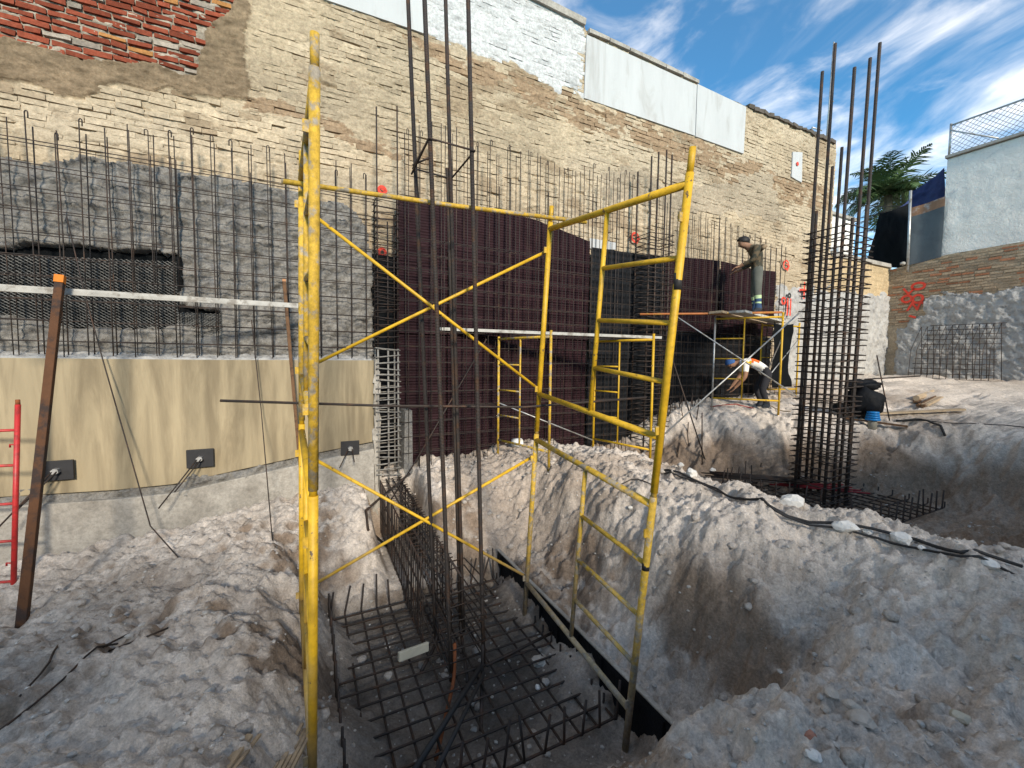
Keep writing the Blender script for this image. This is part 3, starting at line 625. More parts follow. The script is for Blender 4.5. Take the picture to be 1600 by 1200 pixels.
# top of the panel: the rough casting joint
sL, sR = sz(onw(-250, 560, OP))[0], sz(onw(584, 560, OP))[0]
def pz(px, py): return sz(onw(px, py, OP))
ptop = [pz(-250, 557), pz(0, 559), pz(300, 562), pz(584, 563)]
pbot = [pz(584, 690), pz(500, 707), pz(270, 757), pz(180, 766), pz(0, 777), pz(-250, 790)]
quad_slab('cast_panel', [WP(s, z, OP) for s, z in ptop + pbot], N2 * .36, M_concrete, ret, bevel=.008)
b = MB()
A1, B1 = np.meshgrid(np.arange(sL, sR - .005, .022), np.linspace(0, 1, 16))
tz = np.interp(A1, [p[0] for p in ptop], [p[1] for p in ptop])
off = OP - .012 - .33 * B1; hgt = np.where(B1 < .01, -.02, .012 + .03 * fbm(A1 * 7, B1 * 3, 4) + .06 * B1 ** 2 + .05 * np.clip(fbm(A1 * 14, B1 * 8, 2), 0, 1))
PJ = A1[..., None] * np.array(D2) - (DW - off)[..., None] * np.array(N2) + (tz + hgt)[..., None] * np.array(UP)
grid_obj('casting_joint', PJ, M_shot_light, None, ret)
ftop = [(s, z - .10) for s, z in reversed(pbot)]
quad_slab('footing_wall', [WP(s, z, OP + .04) for s, z in ftop] + [WP(ftop[-1][0], -3.0, OP + .04), WP(ftop[0][0], -3.2, OP + .04)], N2 * .4, M_concrete_grey, ret, bevel=.01)
quad_slab('rough_gap', [WP(s, z + .13, OP - .06) for s, z in ftop] + [WP(s, z - .05, OP - .06) for s, z in reversed(ftop)], N2 * .3, M_shot, ret)
rough_sheet('broken_edge', [(-250, 783), (0, 772), (180, 762), (270, 753), (500, 703), (584, 686), (590, 716), (500, 738), (270, 787), (180, 797), (0, 806), (-250, 820)], OP - .02, .09, M_shot, ret, freq=9, bigamp=.02, thick=.06, edge=16)
# end of the panel, chipped
rr = random.Random(4)
for k in range(14):
    z = -.1 - k * .17; MB().box(WP(sR + .035, z, OP - .06), D2 * rr.uniform(.06, .12), N2 * .2, UP * .19, .025).build('chipped_edge', M_concrete_grey, ret)
for (x, y, w) in ((90, 735, .27), (313, 716, .28), (547, 700, .25)):
    P = onw(x, y, OP + .045); n = thing('anchor_plate', {90: 'black square anchor plate half hidden behind the leaning brown post', 313: 'black square anchor plate on the tan panel between two thin leaning bars', 547: 'black square anchor plate nearest the scaffold and the column cage'}[x], 'anchor plate', P, 'anchor plates on the retaining panel')
    MB().box(P, D2 * w, N2 * .03, UP * (w * .82)).build('plate', M_plate, n, bevel=.004)
    MB().tube([P + N2 * .012, P + N2 * .075], .035, 6).build('nut', M_galv, n)
    if x != 547: rods = ((-.02, -.5, .28, -.36), (.02, -.32, .30, -.2))
    else: rods = ((-.03, -.22, .24, -.16), (.02, -.15, .26, .03))
    for q0, dz, dn, du in rods: bar(P + N2 * .07 + D2 * q0, P + N2 * dn + UP * dz + D2 * du, .008, 'strand', M_rebar, n)
# dark recess: black sheet and expanded metal lath
sh = MB()
hs = [sz(onw(*p, .03)) for p in ((-420, 320), (290, 395), (350, 480), (350, 520), (-420, 520))]
q = np.array(hs); A2, B2 = np.meshgrid(np.arange(q[:, 0].min(), q[:, 0].max(), .03), np.arange(q[:, 1].min() - .05, q[:, 1].max() + .12, .03))
PF = A2[..., None] * np.array(D2) - (DW - .05 - .03 * fbm(A2 * 3, B2 * 5, 3))[..., None] * np.array(N2) + B2[..., None] * np.array(UP)
o = grid_obj('black_sheeting', PF, M_net, None); tag(o, 'black plastic sheeting in the recess of the grey shotcrete', 'sheeting')
lath = MB(); x0, x1 = sz(onw(-60, 450, .1))[0], sz(onw(545, 480, .1))[0]
def lath_band(xa, xb, za0, za1, zb0, zb1):
    n = 0; x = xa - 1.2
    while x < xb:
        for sg in (1, -1):
            pts = []
            for k in range(2):
                t = k; zz = (0, 1)[k]; pts.append((x + (1.15 if sg > 0 else 0) * zz + (1.15 if sg < 0 else 0) * (1 - zz), zz))
            (sa, fa), (sb, fb) = pts
            def clip(s): return max(xa, min(xb, s))
            if max(sa, sb) < xa or min(sa, sb) > xb: continue
            ca, cb = clip(sa), clip(sb)
            if abs(cb - ca) < .01: continue
            def zz_(s): f = fa + (fb - fa) * (s - sa) / (sb - sa); t = (s - xa) / (xb - xa); lo = za0 + (zb0 - za0) * t; hi = za1 + (zb1 - za1) * t; return lo + (hi - lo) * f
            lath.tube([WP(ca, zz_(ca), .13), WP((ca + cb) / 2, (zz_(ca) + zz_(cb)) / 2, .13 + random.uniform(-.02, .02)), WP(cb, zz_(cb), .13)], .0035, 3, caps=False)
        x += .05
zl = lambda px, py: sz(onw(px, py, .13))[1]
lath_band(x0, sz(onw(277, 450, .13))[0], zl(0, 512), zl(0, 400), zl(270, 512), zl(270, 408))
lath_band(sz(onw(277, 500, .13))[0], x1, zl(277, 545), zl(277, 488), zl(540, 545), zl(540, 498))
tag(lath.build('metal_lath', mat('lath_wire', (.12, .12, .115), .6, .3), None, kind='stuff'), 'grey expanded metal lath stretched over the black recess', 'lath')

# ------------------------------------------------------------------ wall reinforcement meshes
def hook(p, out, r=.019, n=4):
    return [p + out * (r - r * math.cos(math.pi * k / n)) + UP * (r * math.sin(math.pi * k / n)) for k in range(n + 1)] + [p + out * 2 * r - UP * .06]
def wall_mesh(name, label, s0, s1, tops, zbot, offs, zlist, hs, rng, r=.0058, horiz_over=.15, spacing=.2):
    t = thing(name, label, 'rebar mesh', WP((s0 + s1) / 2, zbot(s0) if callable(zbot) else zbot, .4), 'wall reinforcement meshes')
    ts = np.array([p[0] for p in tops]); tz_ = np.array([p[1] for p in tops]); k = 0; s = s0
    while s < s1:
        for j, of in enumerate(offs):
            zt_ = float(np.interp(s, ts, tz_)) + rng.uniform(-.10, .10) + (.0 if j else .05); zb_ = zbot(s) if callable(zbot) else zbot
            a = WP(s + rng.uniform(-.012, .012), zb_, of); c = WP(s + rng.uniform(-.022, .022), zt_, of + rng.uniform(-.015, .015))
            pts = [a, a.lerp(c, .5) + D2 * rng.uniform(-.008, .008), c]
            if j == 1 and hs and rng.random() < .55: pts = pts[:2] + hook(c, D2 * (1 if rng.random() < .6 else -1) * .8 + N2 * .3)
            MB().tube(pts, r * rng.uniform(.9, 1.25), 5).build('vertical_bar', M_mesh, t, True)
            if rng.random() < .10: bar(a.lerp(c, .35) + D2 * .014, a.lerp(c, .9) + D2 * .014, r, 'vertical_bar', M_mesh, t, 5)
        s += spacing
    for z in zlist:
        for of in offs:
            zz0 = z + rng.uniform(-.007, .007); npt = max(3, int((s1 - s0) / .8)); pts = []
            for q in range(npt + 1):
                sq = s0 - horiz_over + (s1 - s0 + 2 * horiz_over) * q / npt
                pts.append(WP(sq, zz0 + rng.uniform(-.008, .008), of + .012))
            MB().tube(pts, r, 5).build('horizontal_bar', M_mesh, t, True)
    return t
rng = random.Random(12)
offL = (OP - .21, OP - .09)
TL = [sz(onw(x, y, OP - .1)) for x, y in ((-250, 120), (0, 182), (100, 200), (200, 206), (300, 208), (400, 236), (470, 250), (590, 275))]
zP = float(np.interp(-4, [p[0] for p in ptop], [p[1] for p in ptop]))
zlev = [sz(onw(200, y, OP - .1))[1] for y in (246, 281, 314, 345, 379, 411, 441, 474, 506, 536)]
wall_mesh('rebar_mesh', 'rusty double rebar mesh standing in front of the grey shotcrete on the left', sL + .3, sR - .04, TL, lambda s: float(np.interp(s, [p[0] for p in ptop], [p[1] for p in ptop])) - .05, offL, zlev, True, rng, spacing=.205)
offM = (.34, .46)
TM = [sz(onw(x, y, .4)) for x, y in ((630, 200), (700, 205), (745, 228), (800, 240), (880, 258), (960, 275), (1000, 268), (1050, 325), (1130, 348), (1215, 388))]
zmesh = [-1.45 + .235 * k for k in range(15)]
def mesh_bottom(s): return float(np.interp(s, [2.0, 4.8, 5.4, 6.5, 7.2, 9.5], [-1.75, -1.6, -2.05, -2.0, -1.1, -.95]))
sM0, sM1, sM2 = sz(onw(636, 500, .4))[0], sz(onw(985, 500, .4))[0], sz(onw(1226, 480, .4))[0]
wall_mesh('rebar_mesh', 'double rebar mesh in front of the maroon sheets between the two wall columns', sM0, sM1 - .05, TM, mesh_bottom, offM, zmesh, True, rng, spacing=.19)
wall_mesh('rebar_mesh', 'double rebar mesh in front of the far maroon sheets beside the standing worker', sM1 + .75, sM2, TM, mesh_bottom, offM, zmesh[2:14], True, rng, spacing=.21)

# ------------------------------------------------------------------ corrugated sheets lining the excavation behind the mesh
def corr_sheet(label, s0, s1, z0, z1a, z1b, off, m, bow=0.0, per=.045, amp=.006, grp='corrugated lining sheets', curve=0.0):
    A, B = np.meshgrid(np.linspace(s0, s1, 26), np.arange(0, 1.0001, .004))
    T = (A - s0) / (s1 - s0); zt_ = z1a + (z1b - z1a) * T - curve * T ** 3; Z = z0 + (zt_ - z0) * B
    o_ = off + amp * np.sin(2 * math.pi * Z / per) + bow * np.sin(math.pi * T) + .02 * fbm(A * 1.5, Z * 1.5, 3)
    P = A[..., None] * np.array(D2) - (DW - o_)[..., None] * np.array(N2) + Z[..., None] * np.array(UP)
    org = np.array(WP((s0 + s1) / 2, z0, off)); o = grid_obj('corrugated_sheet', P - org, m, None); o.location = org
    so = o.modifiers.new('thickness', 'SOLIDIFY'); so.thickness = .004
    return tag(o, label, 'sheet', grp)
so = lambda x, y, of=.2: sz(onw(x, y, of))
xs = (618, 700, 780, 858, 921)
tops = [(618, 312), (700, 322), (780, 333), (858, 352), (921, 378)]
names = ('beside the grey column cage', 'second along from the grey column cage', 'behind the tall centre bars', 'with its top corner sagging, next to the black sheet')
mid = so(780, 522)[1]
for k in range(4):
    a, c = so(*tops[k]), so(*tops[k + 1])
    corr_sheet('upper maroon corrugated sheet ' + names[k], a[0] + .006, c[0] - .006, mid - .05, a[1], c[1] + (.12 if k == 2 else 0), .20 + .022 * (k % 2), M_maroon, curve=.12 if k == 2 else 0)
    corr_sheet('lower maroon corrugated sheet ' + names[k], a[0] + .006, c[0] - .006, -1.95, mid - .02, mid - .02, .16 + .022 * (k % 2), M_maroon, bow=.01)
a, c = so(924, 386), so(1040, 402)
corr_sheet('upper black plastic sheet beside the far column cage', a[0], c[0], mid - .4, a[1], c[1], .19, M_black, per=.12, amp=.006)
corr_sheet('lower black plastic sheet beside the far column cage', a[0], c[0] + .5, -2.3, mid - .35, mid - .3, .15, M_black, per=.12, amp=.006)
tt = [(1040, 399), (1125, 408), (1172, 420), (1213, 425)]
nm2 = ('next to the far column cage', 'behind the standing worker', 'ending the lining beside the pale shotcrete')
for k in range(3):
    a, c = so(*tt[k]), so(*tt[k + 1])
    corr_sheet('far maroon corrugated sheet ' + nm2[k], a[0] + .006, c[0] - .006, so(1120, 521)[1], a[1], c[1] + .01, .20 + .022 * (k % 2), M_maroon)
    corr_sheet('far black plastic sheet ' + ('next to the far column cage' if k == 0 else 'behind the far scaffold' if k == 1 else 'under the standing worker'), a[0] + .006, c[0] - .006, -2.1 if k == 0 else -1.3, so(1120, 521)[1] - .02, so(1120, 521)[1] - .02, .16, M_black, per=.12, amp=.006)

# ------------------------------------------------------------------ column cages
def tie_loop(b, c, X, Y, r, hookl=.06, n=5):
    p = [c - X - Y, c + X - Y, c + X + Y, c - X + Y]
    b.tube([p[0] - X.normalized() * hookl * .3, p[1], p[2], p[3], p[0], p[0] + (X + Y).normalized() * hookl], r, n)
    return b
def column_cage(name, label, bases, tops, r, z0, z1, dz, X, Y, rb_, m, tie_m, tie_r=.006, extra=None, rng=random.Random(1), pr=.0, cat='rebar cage', grey_below=None, grp=None):
    c0 = sum((Vector(p) for p in bases), Vector()) / len(bases)
    t = thing(name, label, cat, c0, grp)
    for p, q in zip(bases, tops):
        p, q = Vector(p), Vector(q)
        if grey_below is not None and p.z < grey_below < q.z:
            m_ = p.lerp(q, (grey_below - p.z) / (q.z - p.z)); bar(p, m_, r * 1.25, 'main_bar', M_rebar_grey, t, 8); bar(m_, q, r, 'main_bar', m, t, 8)
        else: bar(p, q, r, 'main_bar', m, t, 8)
    tc_ = sum((Vector(p) for p in tops), Vector()) / len(tops); z = z0
    while z < z1:
        f = (z - c0.z) / (tc_.z - c0.z); c = c0.lerp(tc_, f); c.z = z
        x = X * (1 + rng.uniform(-.03, .03)); y = Y
        c = c + UP * rng.uniform(-.012, .012); sl = UP * rng.uniform(-.02, .02)
        b = MB(); g_ = grey_below is not None and z < grey_below
        p = [c - x - y - sl, c + x - y + sl, c + x + y + sl, c - x + y - sl]
        b.tube([p[0] - X.normalized() * pr, p[1] + X.normalized() * pr * rng.uniform(.3, 1)], tie_r * (1.3 if g_ else 1), 5); b.tube([p[1], p[2]], tie_r * (1.3 if g_ else 1), 5)
        b.tube([p[2] + X.normalized() * pr * rng.uniform(.2, 1), p[3] - X.normalized() * pr], tie_r * (1.3 if g_ else 1), 5); b.tube([p[3], p[0]], tie_r * (1.3 if g_ else 1), 5)
        b.build('tie', M_rebar_grey if g_ else tie_m, t, True)
        z += dz * rng.uniform(.8, 1.2)
    return t
def bars_wall(pxs, ytops, offs_, zb):
    B_, T_ = [], []
    for (x, y), of in zip(pxs, offs_):
        s, z = sz(onw(x, y, of)); B_.append(WP(s, zb, of)); T_.append(WP(s, z, of))
    return B_, T_
# cement-splashed cage at the end of the panel
pts = [(588, 170), (617, 168), (594, 255), (622, 300), (600, 260), (612, 262)]; ofs = (.50, .50, .22, .22, .36, .36)
B_, T_ = [], []
sc0 = sz(onw(604, 500, .4))[0]
for (ds, of, zt_) in ((-.145, .52, sz(onw(588, 168, .5))[1]), (.145, .52, sz(onw(617, 166, .5))[1]), (-.145, .24, 2.35), (.145, .24, 2.2), (0, .52, 2.0)):
    B_.append(WP(sc0 + ds, -2.0, of)); T_.append(WP(sc0 + ds, zt_, of))
column_cage('column_rebar_cage', 'narrow wall column cage splashed grey with cement beside the tan panel', B_, T_, .011, -1.75, 2.35, .095, D2 * .165, N2 * .15, None, M_rebar, M_rebar, .0065, grey_below=.15, pr=.02, rng=random.Random(2), grp='column reinforcement cages')
# far column at the wall
sc1 = sz(onw(1017, 400, .4))[0]; B_, T_ = [], []
for ds, of, y in ((-.27, .62, 250), (-.09, .62, 240), (.12, .62, 233), (.27, .62, 238), (-.27, .25, 262), (.27, .25, 265)):
    z = sz(onw(1017, y, .5))[1]; B_.append(WP(sc1 + ds, -2.1, of)); T_.append(WP(sc1 + ds, z, of))
column_cage('column_rebar_cage', 'dark column cage against the wall between the black sheet and far maroon sheets', B_, T_, .017, -1.9, sz(onw(1017, 362, .5))[1], .11, D2 * .31, N2 * .2, None, M_rebar, M_rebar, .009, pr=.03, rng=random.Random(3), grp='column reinforcement cages')
b = MB()
for of in (.30, .50): b.box(WP(sc0 + .26, -.9, of), D2 * .02, N2 * .16, UP * 2.0)
# grey concrete stub between column cage and the first maroon sheet
corr_sheet('black plastic sheet behind the cement-splashed column cage', sc0 - .17, sc0 + .27, -2.0, so(600, 396)[1], so(600, 398)[1], .12, M_net, per=.12, amp=.006)
tag(MB().box(WP(sc0 + .29, -1.35, .32), D2 * .13, N2 * .26, UP * 1.1, .035).build('concrete_stub', M_shot, origin=WP(sc0 + .30, -1.9, .32)), 'rough grey concrete stub between the splashed cage and maroon sheet', 'concrete stub')
# second cage, free-standing in the back pit
CB = onz(1281, 782, -2.18); CT = onz(1281, 782, -2.18)
ztop = CB.y / 1.0
cz0 = gz(CB.x, CB.y)
def top_at(x, y, yy): return atY(x, y, yy)
e1_, e2_ = D2, N2
cage = []; B_, T_ = [], []
lean = (atY(1330, 80, CB.y) - CB); lean = Vector((lean.x, 0, lean.z)); lean_x = lean.x / lean.z
spec = [(-.36, .22, 105), (-.33, -.22, 112), (.0, .25, 90), (.05, -.25, 68), (.33, .22, 66), (.36, -.2, 230), (-.15, -.26, 330), (.2, .26, 320), (-.2, .26, 340), (.24, -.26, 260)]
for a, c, y in spec:
    p = CB + D2 * a * .92 + N2 * c; p.z = cz0 - .1; q0 = atY(1300, y, p.y); h = q0.z - p.z
    B_.append(p); T_.append(Vector((p.x + lean_x * h, p.y, q0.z)))
column_cage('column_rebar_cage', 'tall free-standing column cage rising from the back pit against the sky', B_, T_, .022, cz0, atY(1300, 356, CB.y).z, .10, D2 * .36, N2 * .28, None, M_rebar_rib, M_rebar, .0095, pr=.055, rng=random.Random(4), grp='column reinforcement cages')
# centre column: four long bars with one loose tie and a bundle below
cc = thing('column_rebar_cage', 'slender group of tall ribbed bars with one loose tie rising inside the yellow scaffold', 'rebar cage', onz(715, 1060, ZM), 'column reinforcement cages')
zt_ = 1.72
corner = [onz(649, 262, zt_), onz(672, 219, zt_), onz(737, 237, zt_), onz(704, 277, zt_)]
lowpx = [(676, 880), (698, 880), (752, 880), (721, 880)]
cen = sum(corner, Vector()) / 4; ends = []
for c_, (lx, ly) in zip(corner, lowpx):
    lo = atY(lx, ly, c_.y + .05)
    d_ = (c_ - lo); d_ = d_ / d_.z
    bot = lo + d_ * (ZM + .03 - lo.z); tp = c_ + d_ * 2.4
    MB().tube([bot, lo.lerp(bot, .3), lo.lerp(c_, .5), c_, tp], .018, 10).build('main_bar', M_rebar_rib, cc, True); ends.append((bot, c_, d_))
for k, (q, e0, e1k) in enumerate(((3, .0, 1.02),)):
    bot, c_, d_ = ends[q]; sh = Vector((.035, .01, 0)) if k % 2 else Vector((-.032, .02, 0))
    bar(bot + sh, bot.lerp(c_, e1k) + sh, .016, 'lap_bar', M_rebar_rib if k == 0 else M_rebar, cc, 8)
ord4 = [corner[i] for i in (0, 1, 2, 3)]
ex = [(p - cen).normalized() * .03 for p in ord4]
MB().tube([ord4[0] + ex[0], ord4[1] + ex[1], ord4[2] + ex[2], ord4[3] + ex[3]], .009, 6, closed=True).build('tie', M_rebar, cc, True)
bar(ord4[0] + ex[0] + UP * .03, ord4[0].lerp(ord4[2], .25) + UP * .05, .009, 'tie', M_rebar, cc)
bar(ord4[1] + ex[1], ord4[0] + ex[0] - N2 * .05 - UP * .03, .009, 'tie', M_rebar, cc)
bc0 = [e[0] for e in ends]; bcen = sum(bc0, Vector()) / 4
for k in range(7):
    z = .06 + k * .12 + rng.uniform(-.02, .02)
    pp = [p + (p - bcen).normalized() * .03 + UP * (z + rng.uniform(-.03, .03)) for p in bc0]; MB().tube(pp, .0075, 5, closed=True).build('tie', M_rebar, cc, True)
for k in range(4):                                   # bent starter hooks at the foot
    p = bc0[k % 4] + Vector((rng.uniform(-.04, .04), rng.uniform(-.04, .04), .0)); d_ = Vector((rng.uniform(-.3, .3), -1, 0)).normalized() if k < 4 else Vector((1, .3, 0)).normalized()
    MB().tube([p + UP * rng.uniform(.2, .35), p + UP * .1, p + d_ * .05 + UP * .03, p + d_ * .12 + UP * .015, p + d_ * rng.uniform(.35, .8) + UP * .012], .016, 8).build('starter_hook', M_rust if k == 1 else M_rebar, cc, True)
# ------------------------------------------------------------------ grade beam cage lying from the wall to the column foot
gb = thing('beam_rebar_cage', 'long grade beam cage with close stirrups running from the wall to the centre bars', 'rebar cage', Vector((bcen.x, bcen.y, ZM)))
uB = UB; v0, v1 = -bcen.dot(N2) + .25, DW - .55
zT0, zT1 = -1.98, -1.80; HB = .78; W2 = .15
def bz(v): return zT0 + (zT1 - zT0) * (v - v0) / (v1 - v0)
v = v0; k = 0
while v < v1:
    zt_ = bz(v) + rng.uniform(-.015, .015); zb_ = max(zt_ - HB, ZM + .05); tw = rng.uniform(-.03, .03)
    P4 = [UV(uB - W2, v + tw, zb_), UV(uB + W2, v - tw, zb_), UV(uB + W2, v - tw, zt_), UV(uB - W2, v + tw, zt_)]
    MB().tube([P4[2] + UP * .0 - D2 * .06 - UP * .06, P4[2], P4[1], P4[0], P4[3], P4[2] + D2 * .03], .0062, 5).build('stirrup', M_rebar, gb, True)
    v += .068 * rng.uniform(.8, 1.2)
for a in (-W2, -W2 / 3, W2 / 3, W2):
    for top_ in (0, 1):
        zz = lambda v_: (bz(v_) - .02) if top_ else (max(bz(v_) - HB, ZM + .05) + .02)
        MB().tube([UV(uB + a * .93, v0 - .3, zz(v0) + (0 if not top_ else 0)), UV(uB + a * .93, (v0 + v1) / 2, zz((v0 + v1) / 2)), UV(uB + a * .93, v1 + .25, zz(v1))], .011, 6).build('longitudinal_bar', M_rebar, gb, True)
for h_ in (.28, .5):
    for sgn in (-1, 1): bar(UV(uB + sgn * W2 * .93, v0 - .1, bz(v0) - h_), UV(uB + sgn * W2 * .93, v1, bz(v1) - h_), .009, 'longitudinal_bar', M_rebar, gb)
# ------------------------------------------------------------------ footing mat in the pit
def footing_mat(name, label, u0, u1, v0, v1, z, sp, tu, grp):
    t = thing(name, label, 'rebar mat', UV((u0 + u1) / 2, (v0 + v1) / 2, z), grp); r_ = random.Random(6); u = u0
    while u <= u1 + .01:
        a, c = UV(u, v0, z), UV(u + r_.uniform(-.015, .015), v1, z)
        MB().tube([a + UP * tu * r_.uniform(.8, 1.1) + D2 * r_.uniform(-.05, .05) , a + UP * .02, a - N2 * .02, a.lerp(c, .5) + UP * r_.uniform(-.006, .006), c + N2 * .02, c + UP * .02, c + UP * tu * r_.uniform(.8, 1.15) + D2 * r_.uniform(-.04, .08)], .0102, 5).build('bar', M_rebar, t, True); u += sp
    v = v0
    while v <= v1 + .01:
        a, c = UV(u0, v, z + .018), UV(u1, v + r_.uniform(-.015, .015), z + .018)
        MB().tube([a + UP * tu * r_.uniform(.8, 1.1) + N2 * r_.uniform(-.05, .05), a + UP * .02, a + D2 * .02, a.lerp(c, .5) + UP * r_.uniform(-.006, .006), c - D2 * .02, c + UP * .02, c + UP * tu * .25], .0102, 5).build('bar', M_rebar, t, True); v += sp
    return t
footing_mat('footing_rebar_mat', 'rebar mat with upturned ends on the floor of the footing pit below the scaffold', .18, 2.08, 2.33, 4.62, ZM + .07, .158, .34, 'footing mats')
footing_mat('footing_rebar_mat', 'rebar mat with upturned ends around the foot of the free-standing cage', CB.dot(D2) - 1.0, CB.dot(D2) + 1.1, -CB.dot(N2) - 1.1, -CB.dot(N2) + 1.0, gz(CB.x, CB.y) + .06, .2, .36, 'footing mats')
# ------------------------------------------------------------------ yellow scaffold round the centre bars
def rodm(w):
    w = Vector(w); a = w.length; return Matrix.Rotation(a, 3, w) if a > 1e-9 else Matrix.Identity(3)
W_, H_ = 1.56, 2.0
AX = Vector((-.45, .9, 0)).normalized()
def frame_pt(org, rot, a, h): return Vector(org) + rot @ (AX * a + UP * h)
sca = thing('scaffold_tower', 'two-lift yellow tube scaffold tower leaning over the footing pit', 'scaffold', Vector((-.3, 3.3, -2.75)))
FR = {'L': ((-1.119, 2.242, -2.672), rodm((.080, .055, .037))), 'R': ((.851, 2.872, -2.854), rodm((.094, .044, -.003)))}
TR = .0245
for key in 'LR':
    org, rot = FR[key]; fp = lambda a, h: frame_pt(org, rot, a, h)
    for lift in (0, 1):
        h0 = lift * H_ + (.0 if lift == 0 else .01); h1 = (lift + 1) * H_ - .02
        mt = M_yellow_old if (key == 'L' and lift == 1) or (key == 'R' and lift == 0) else M_yellow
        fr = thing('frame', '', '', fp(0, h0)); del fr['label']; del fr['category']; fr.parent = sca; fr.matrix_parent_inverse = Matrix.Translation(sca.location).inverted()
        def t(a, b_, r, name, m=None, par=fr):
            o = MB().tube([a, a.lerp(b_, .5), b_], r, 12).build(name, m or mt, None, True); o.parent = par; o.matrix_parent_inverse = Matrix.Translation(fr.location).inverted(); return o
        for a in (0, W_):
            t(fp(a, h0), fp(a, h1), TR, 'leg'); t(fp(a, h1), fp(a, h1 + .14), TR * .82, 'coupling_pin')
            for hp in (.25, 1.55):
                c = fp(a, h1 - hp); tv = (rot @ D2)
                o = MB().box(c - tv * .035 - (rot @ AX) * 0, tv * .028, rot @ AX * .010, UP * .055).build('brace_lock', M_yellow_old); o.parent = fr; o.matrix_parent_inverse = Matrix.Translation(fr.location).inverted()
        t(fp(0, h1 - .06), fp(W_, h1 - .06), TR, 'top_bar'); t(fp(0, h0 + .37), fp(W_, h0 + .37), TR * .95, 'bottom_bar')
        t(fp(.74, h1 - .06), fp(.74, h0 + .37), TR * .75, 'ladder_post')
        for hr in (.48, .87, 1.24): t(fp(0, h1 - hr), fp(.74, h1 - hr), TR * .7, 'rung')
        if key == 'R' and lift == 1:
            c = fp(0, h1 - .62); t(c - UP * .05, c + UP * .05, TR * 1.03, 'tape_band', M_cable)
        if key == 'R' and lift == 0:
            c = fp(0, h1 - .5); t(c - UP * .02, c + UP * .03, TR * 1.04, 'tape_band', M_cable)
for lift in (0, 1):
    br = thing('cross_brace', '', '', frame_pt(*FR['L'], W_, lift * H_ + .4)); del br['label']; del br['category']; br.parent = sca; br.matrix_parent_inverse = Matrix.Translation(sca.location).inverted()
    h1 = (lift + 1) * H_ - .02
    for (ha, hb) in ((.25, 1.55), (1.55, .25)):
        a = frame_pt(*FR['L'], W_, h1 - ha); c = frame_pt(*FR['R'], W_, h1 - hb); s_ = AX * (.03 if ha < 1 else .055)
        o = MB().tube([a + s_, a.lerp(c, .5) + s_, c + s_], .0145, 10).build('brace_tube', M_yellow, None, True); o.parent = br; o.matrix_parent_inverse = Matrix.Translation(br.location).inverted()
# loose tube laid across the top bars, and the rebar tied across the far legs
a, c = atY(440, 283, 3.16), atY(916, 347, 3.98)
b = MB().tube([a, a.lerp(c, .5) - UP * .012, c], .019, 10); one(b, 'loose_scaffold_tube', M_yellow_old, 'worn yellow tube laid loose across the tops of the scaffold frames', 'tube', smooth=True)
a, c = atY(344, 626, 3.25), atY(1010, 621, 4.3)
b = MB().tube([a, atY(600, 634, 3.7), atY(820, 636, 3.97), c], .0115, 6); one(b, 'loose_rebar', M_rebar, 'single dark rebar tied level across the scaffold legs', 'rebar', smooth=True)

# ------------------------------------------------------------------ low scaffolds along the wall
def low_frame(parent, A, B, h, m, ladder=.45, r=.02, mode=0):
    fr = thing('frame', '', '', A); del fr['label']; del fr['category']; fr.parent = parent; fr.matrix_parent_inverse = Matrix.Translation(parent.location).inverted()
    def t(p, q, rr_, name, mm=None):
        o = MB().tube([p, q], rr_, 8).build(name, mm or m, None, True); o.parent = fr; o.matrix_parent_inverse = Matrix.Translation(fr.location).inverted()
    A, B = Vector(A), Vector(B); D_ = B - A
    t(A, A + UP * h, r, 'leg', M_galv if mode == 1 else None); t(B, B + UP * (h + .05), r, 'leg')
    def at(f, hh): return A + D_ * f + UP * (hh)
    t(at(0, h - .04), at(1, h - .04), r, 'top_bar'); t(at(0, .28), at(1, .28), r * .9, 'bottom_bar'); t(at(ladder, h - .04), at(ladder, .28), r * .7, 'ladder_post')
    for k in range(3): t(at(0, .28 + (h - .32) * (k + 1) / 4), at(ladder, .28 + (h - .32) * (k + 1) / 4), r * .65, 'rung')
def ground_pt(x, y): return Vector((x, y, gz(x, y) - .02))
ms = thing('low_scaffold', 'low yellow scaffold with a whitewashed plank in front of the maroon sheets', 'scaffold', ground_pt(.9, 6.6), 'low scaffolds along the wall')
zt_ = atY(852, 524, 6.4).z
FA, FB = atY(778, 692, 6.9), atY(858, 700, 6.0); FC, FD = atY(927, 682, 7.4), atY(1016, 705, 6.5)
for A, B in ((FA, FB), (FC, FD)):
    A.z = gz(A.x, A.y) - .03; B.z = gz(B.x, B.y) - .03; z0 = min(A.z, B.z); h = zt_ - A.z
    low_frame(ms, A, Vector((B.x, B.y, A.z)), h, M_yellow if A is FC else M_yellow_old)
    if B.z < A.z: MB().tube([Vector((B.x, B.y, A.z)), B], .02, 8).build('leg_extension', M_yellow_old, ms, True)
bar(FA + UP * .9, FC + UP * .25, .012, 'brace', M_galv, ms); 
a, c = atY(650, 513, 7.0), atY(1030, 528, 7.05)
one(MB().beam(a + UP * .0, c, .24, .04, jit=.006), 'plank', M_board, 'long whitewashed plank lying on the low scaffold before the maroon sheets', 'plank')
fs = thing('low_scaffold', 'grey and yellow scaffold carrying the standing worker beside the far wall', 'scaffold', ground_pt(4.9, 8.6), 'low scaffolds along the wall')
pz_ = atY(1180, 492, 8.95).z
GA, GB = atY(1113, 617, 8.6), atY(1217, 628, 8.1); GC, GD = Vector((5.9, 9.9, 0)), Vector((6.95, 10.15, 0))
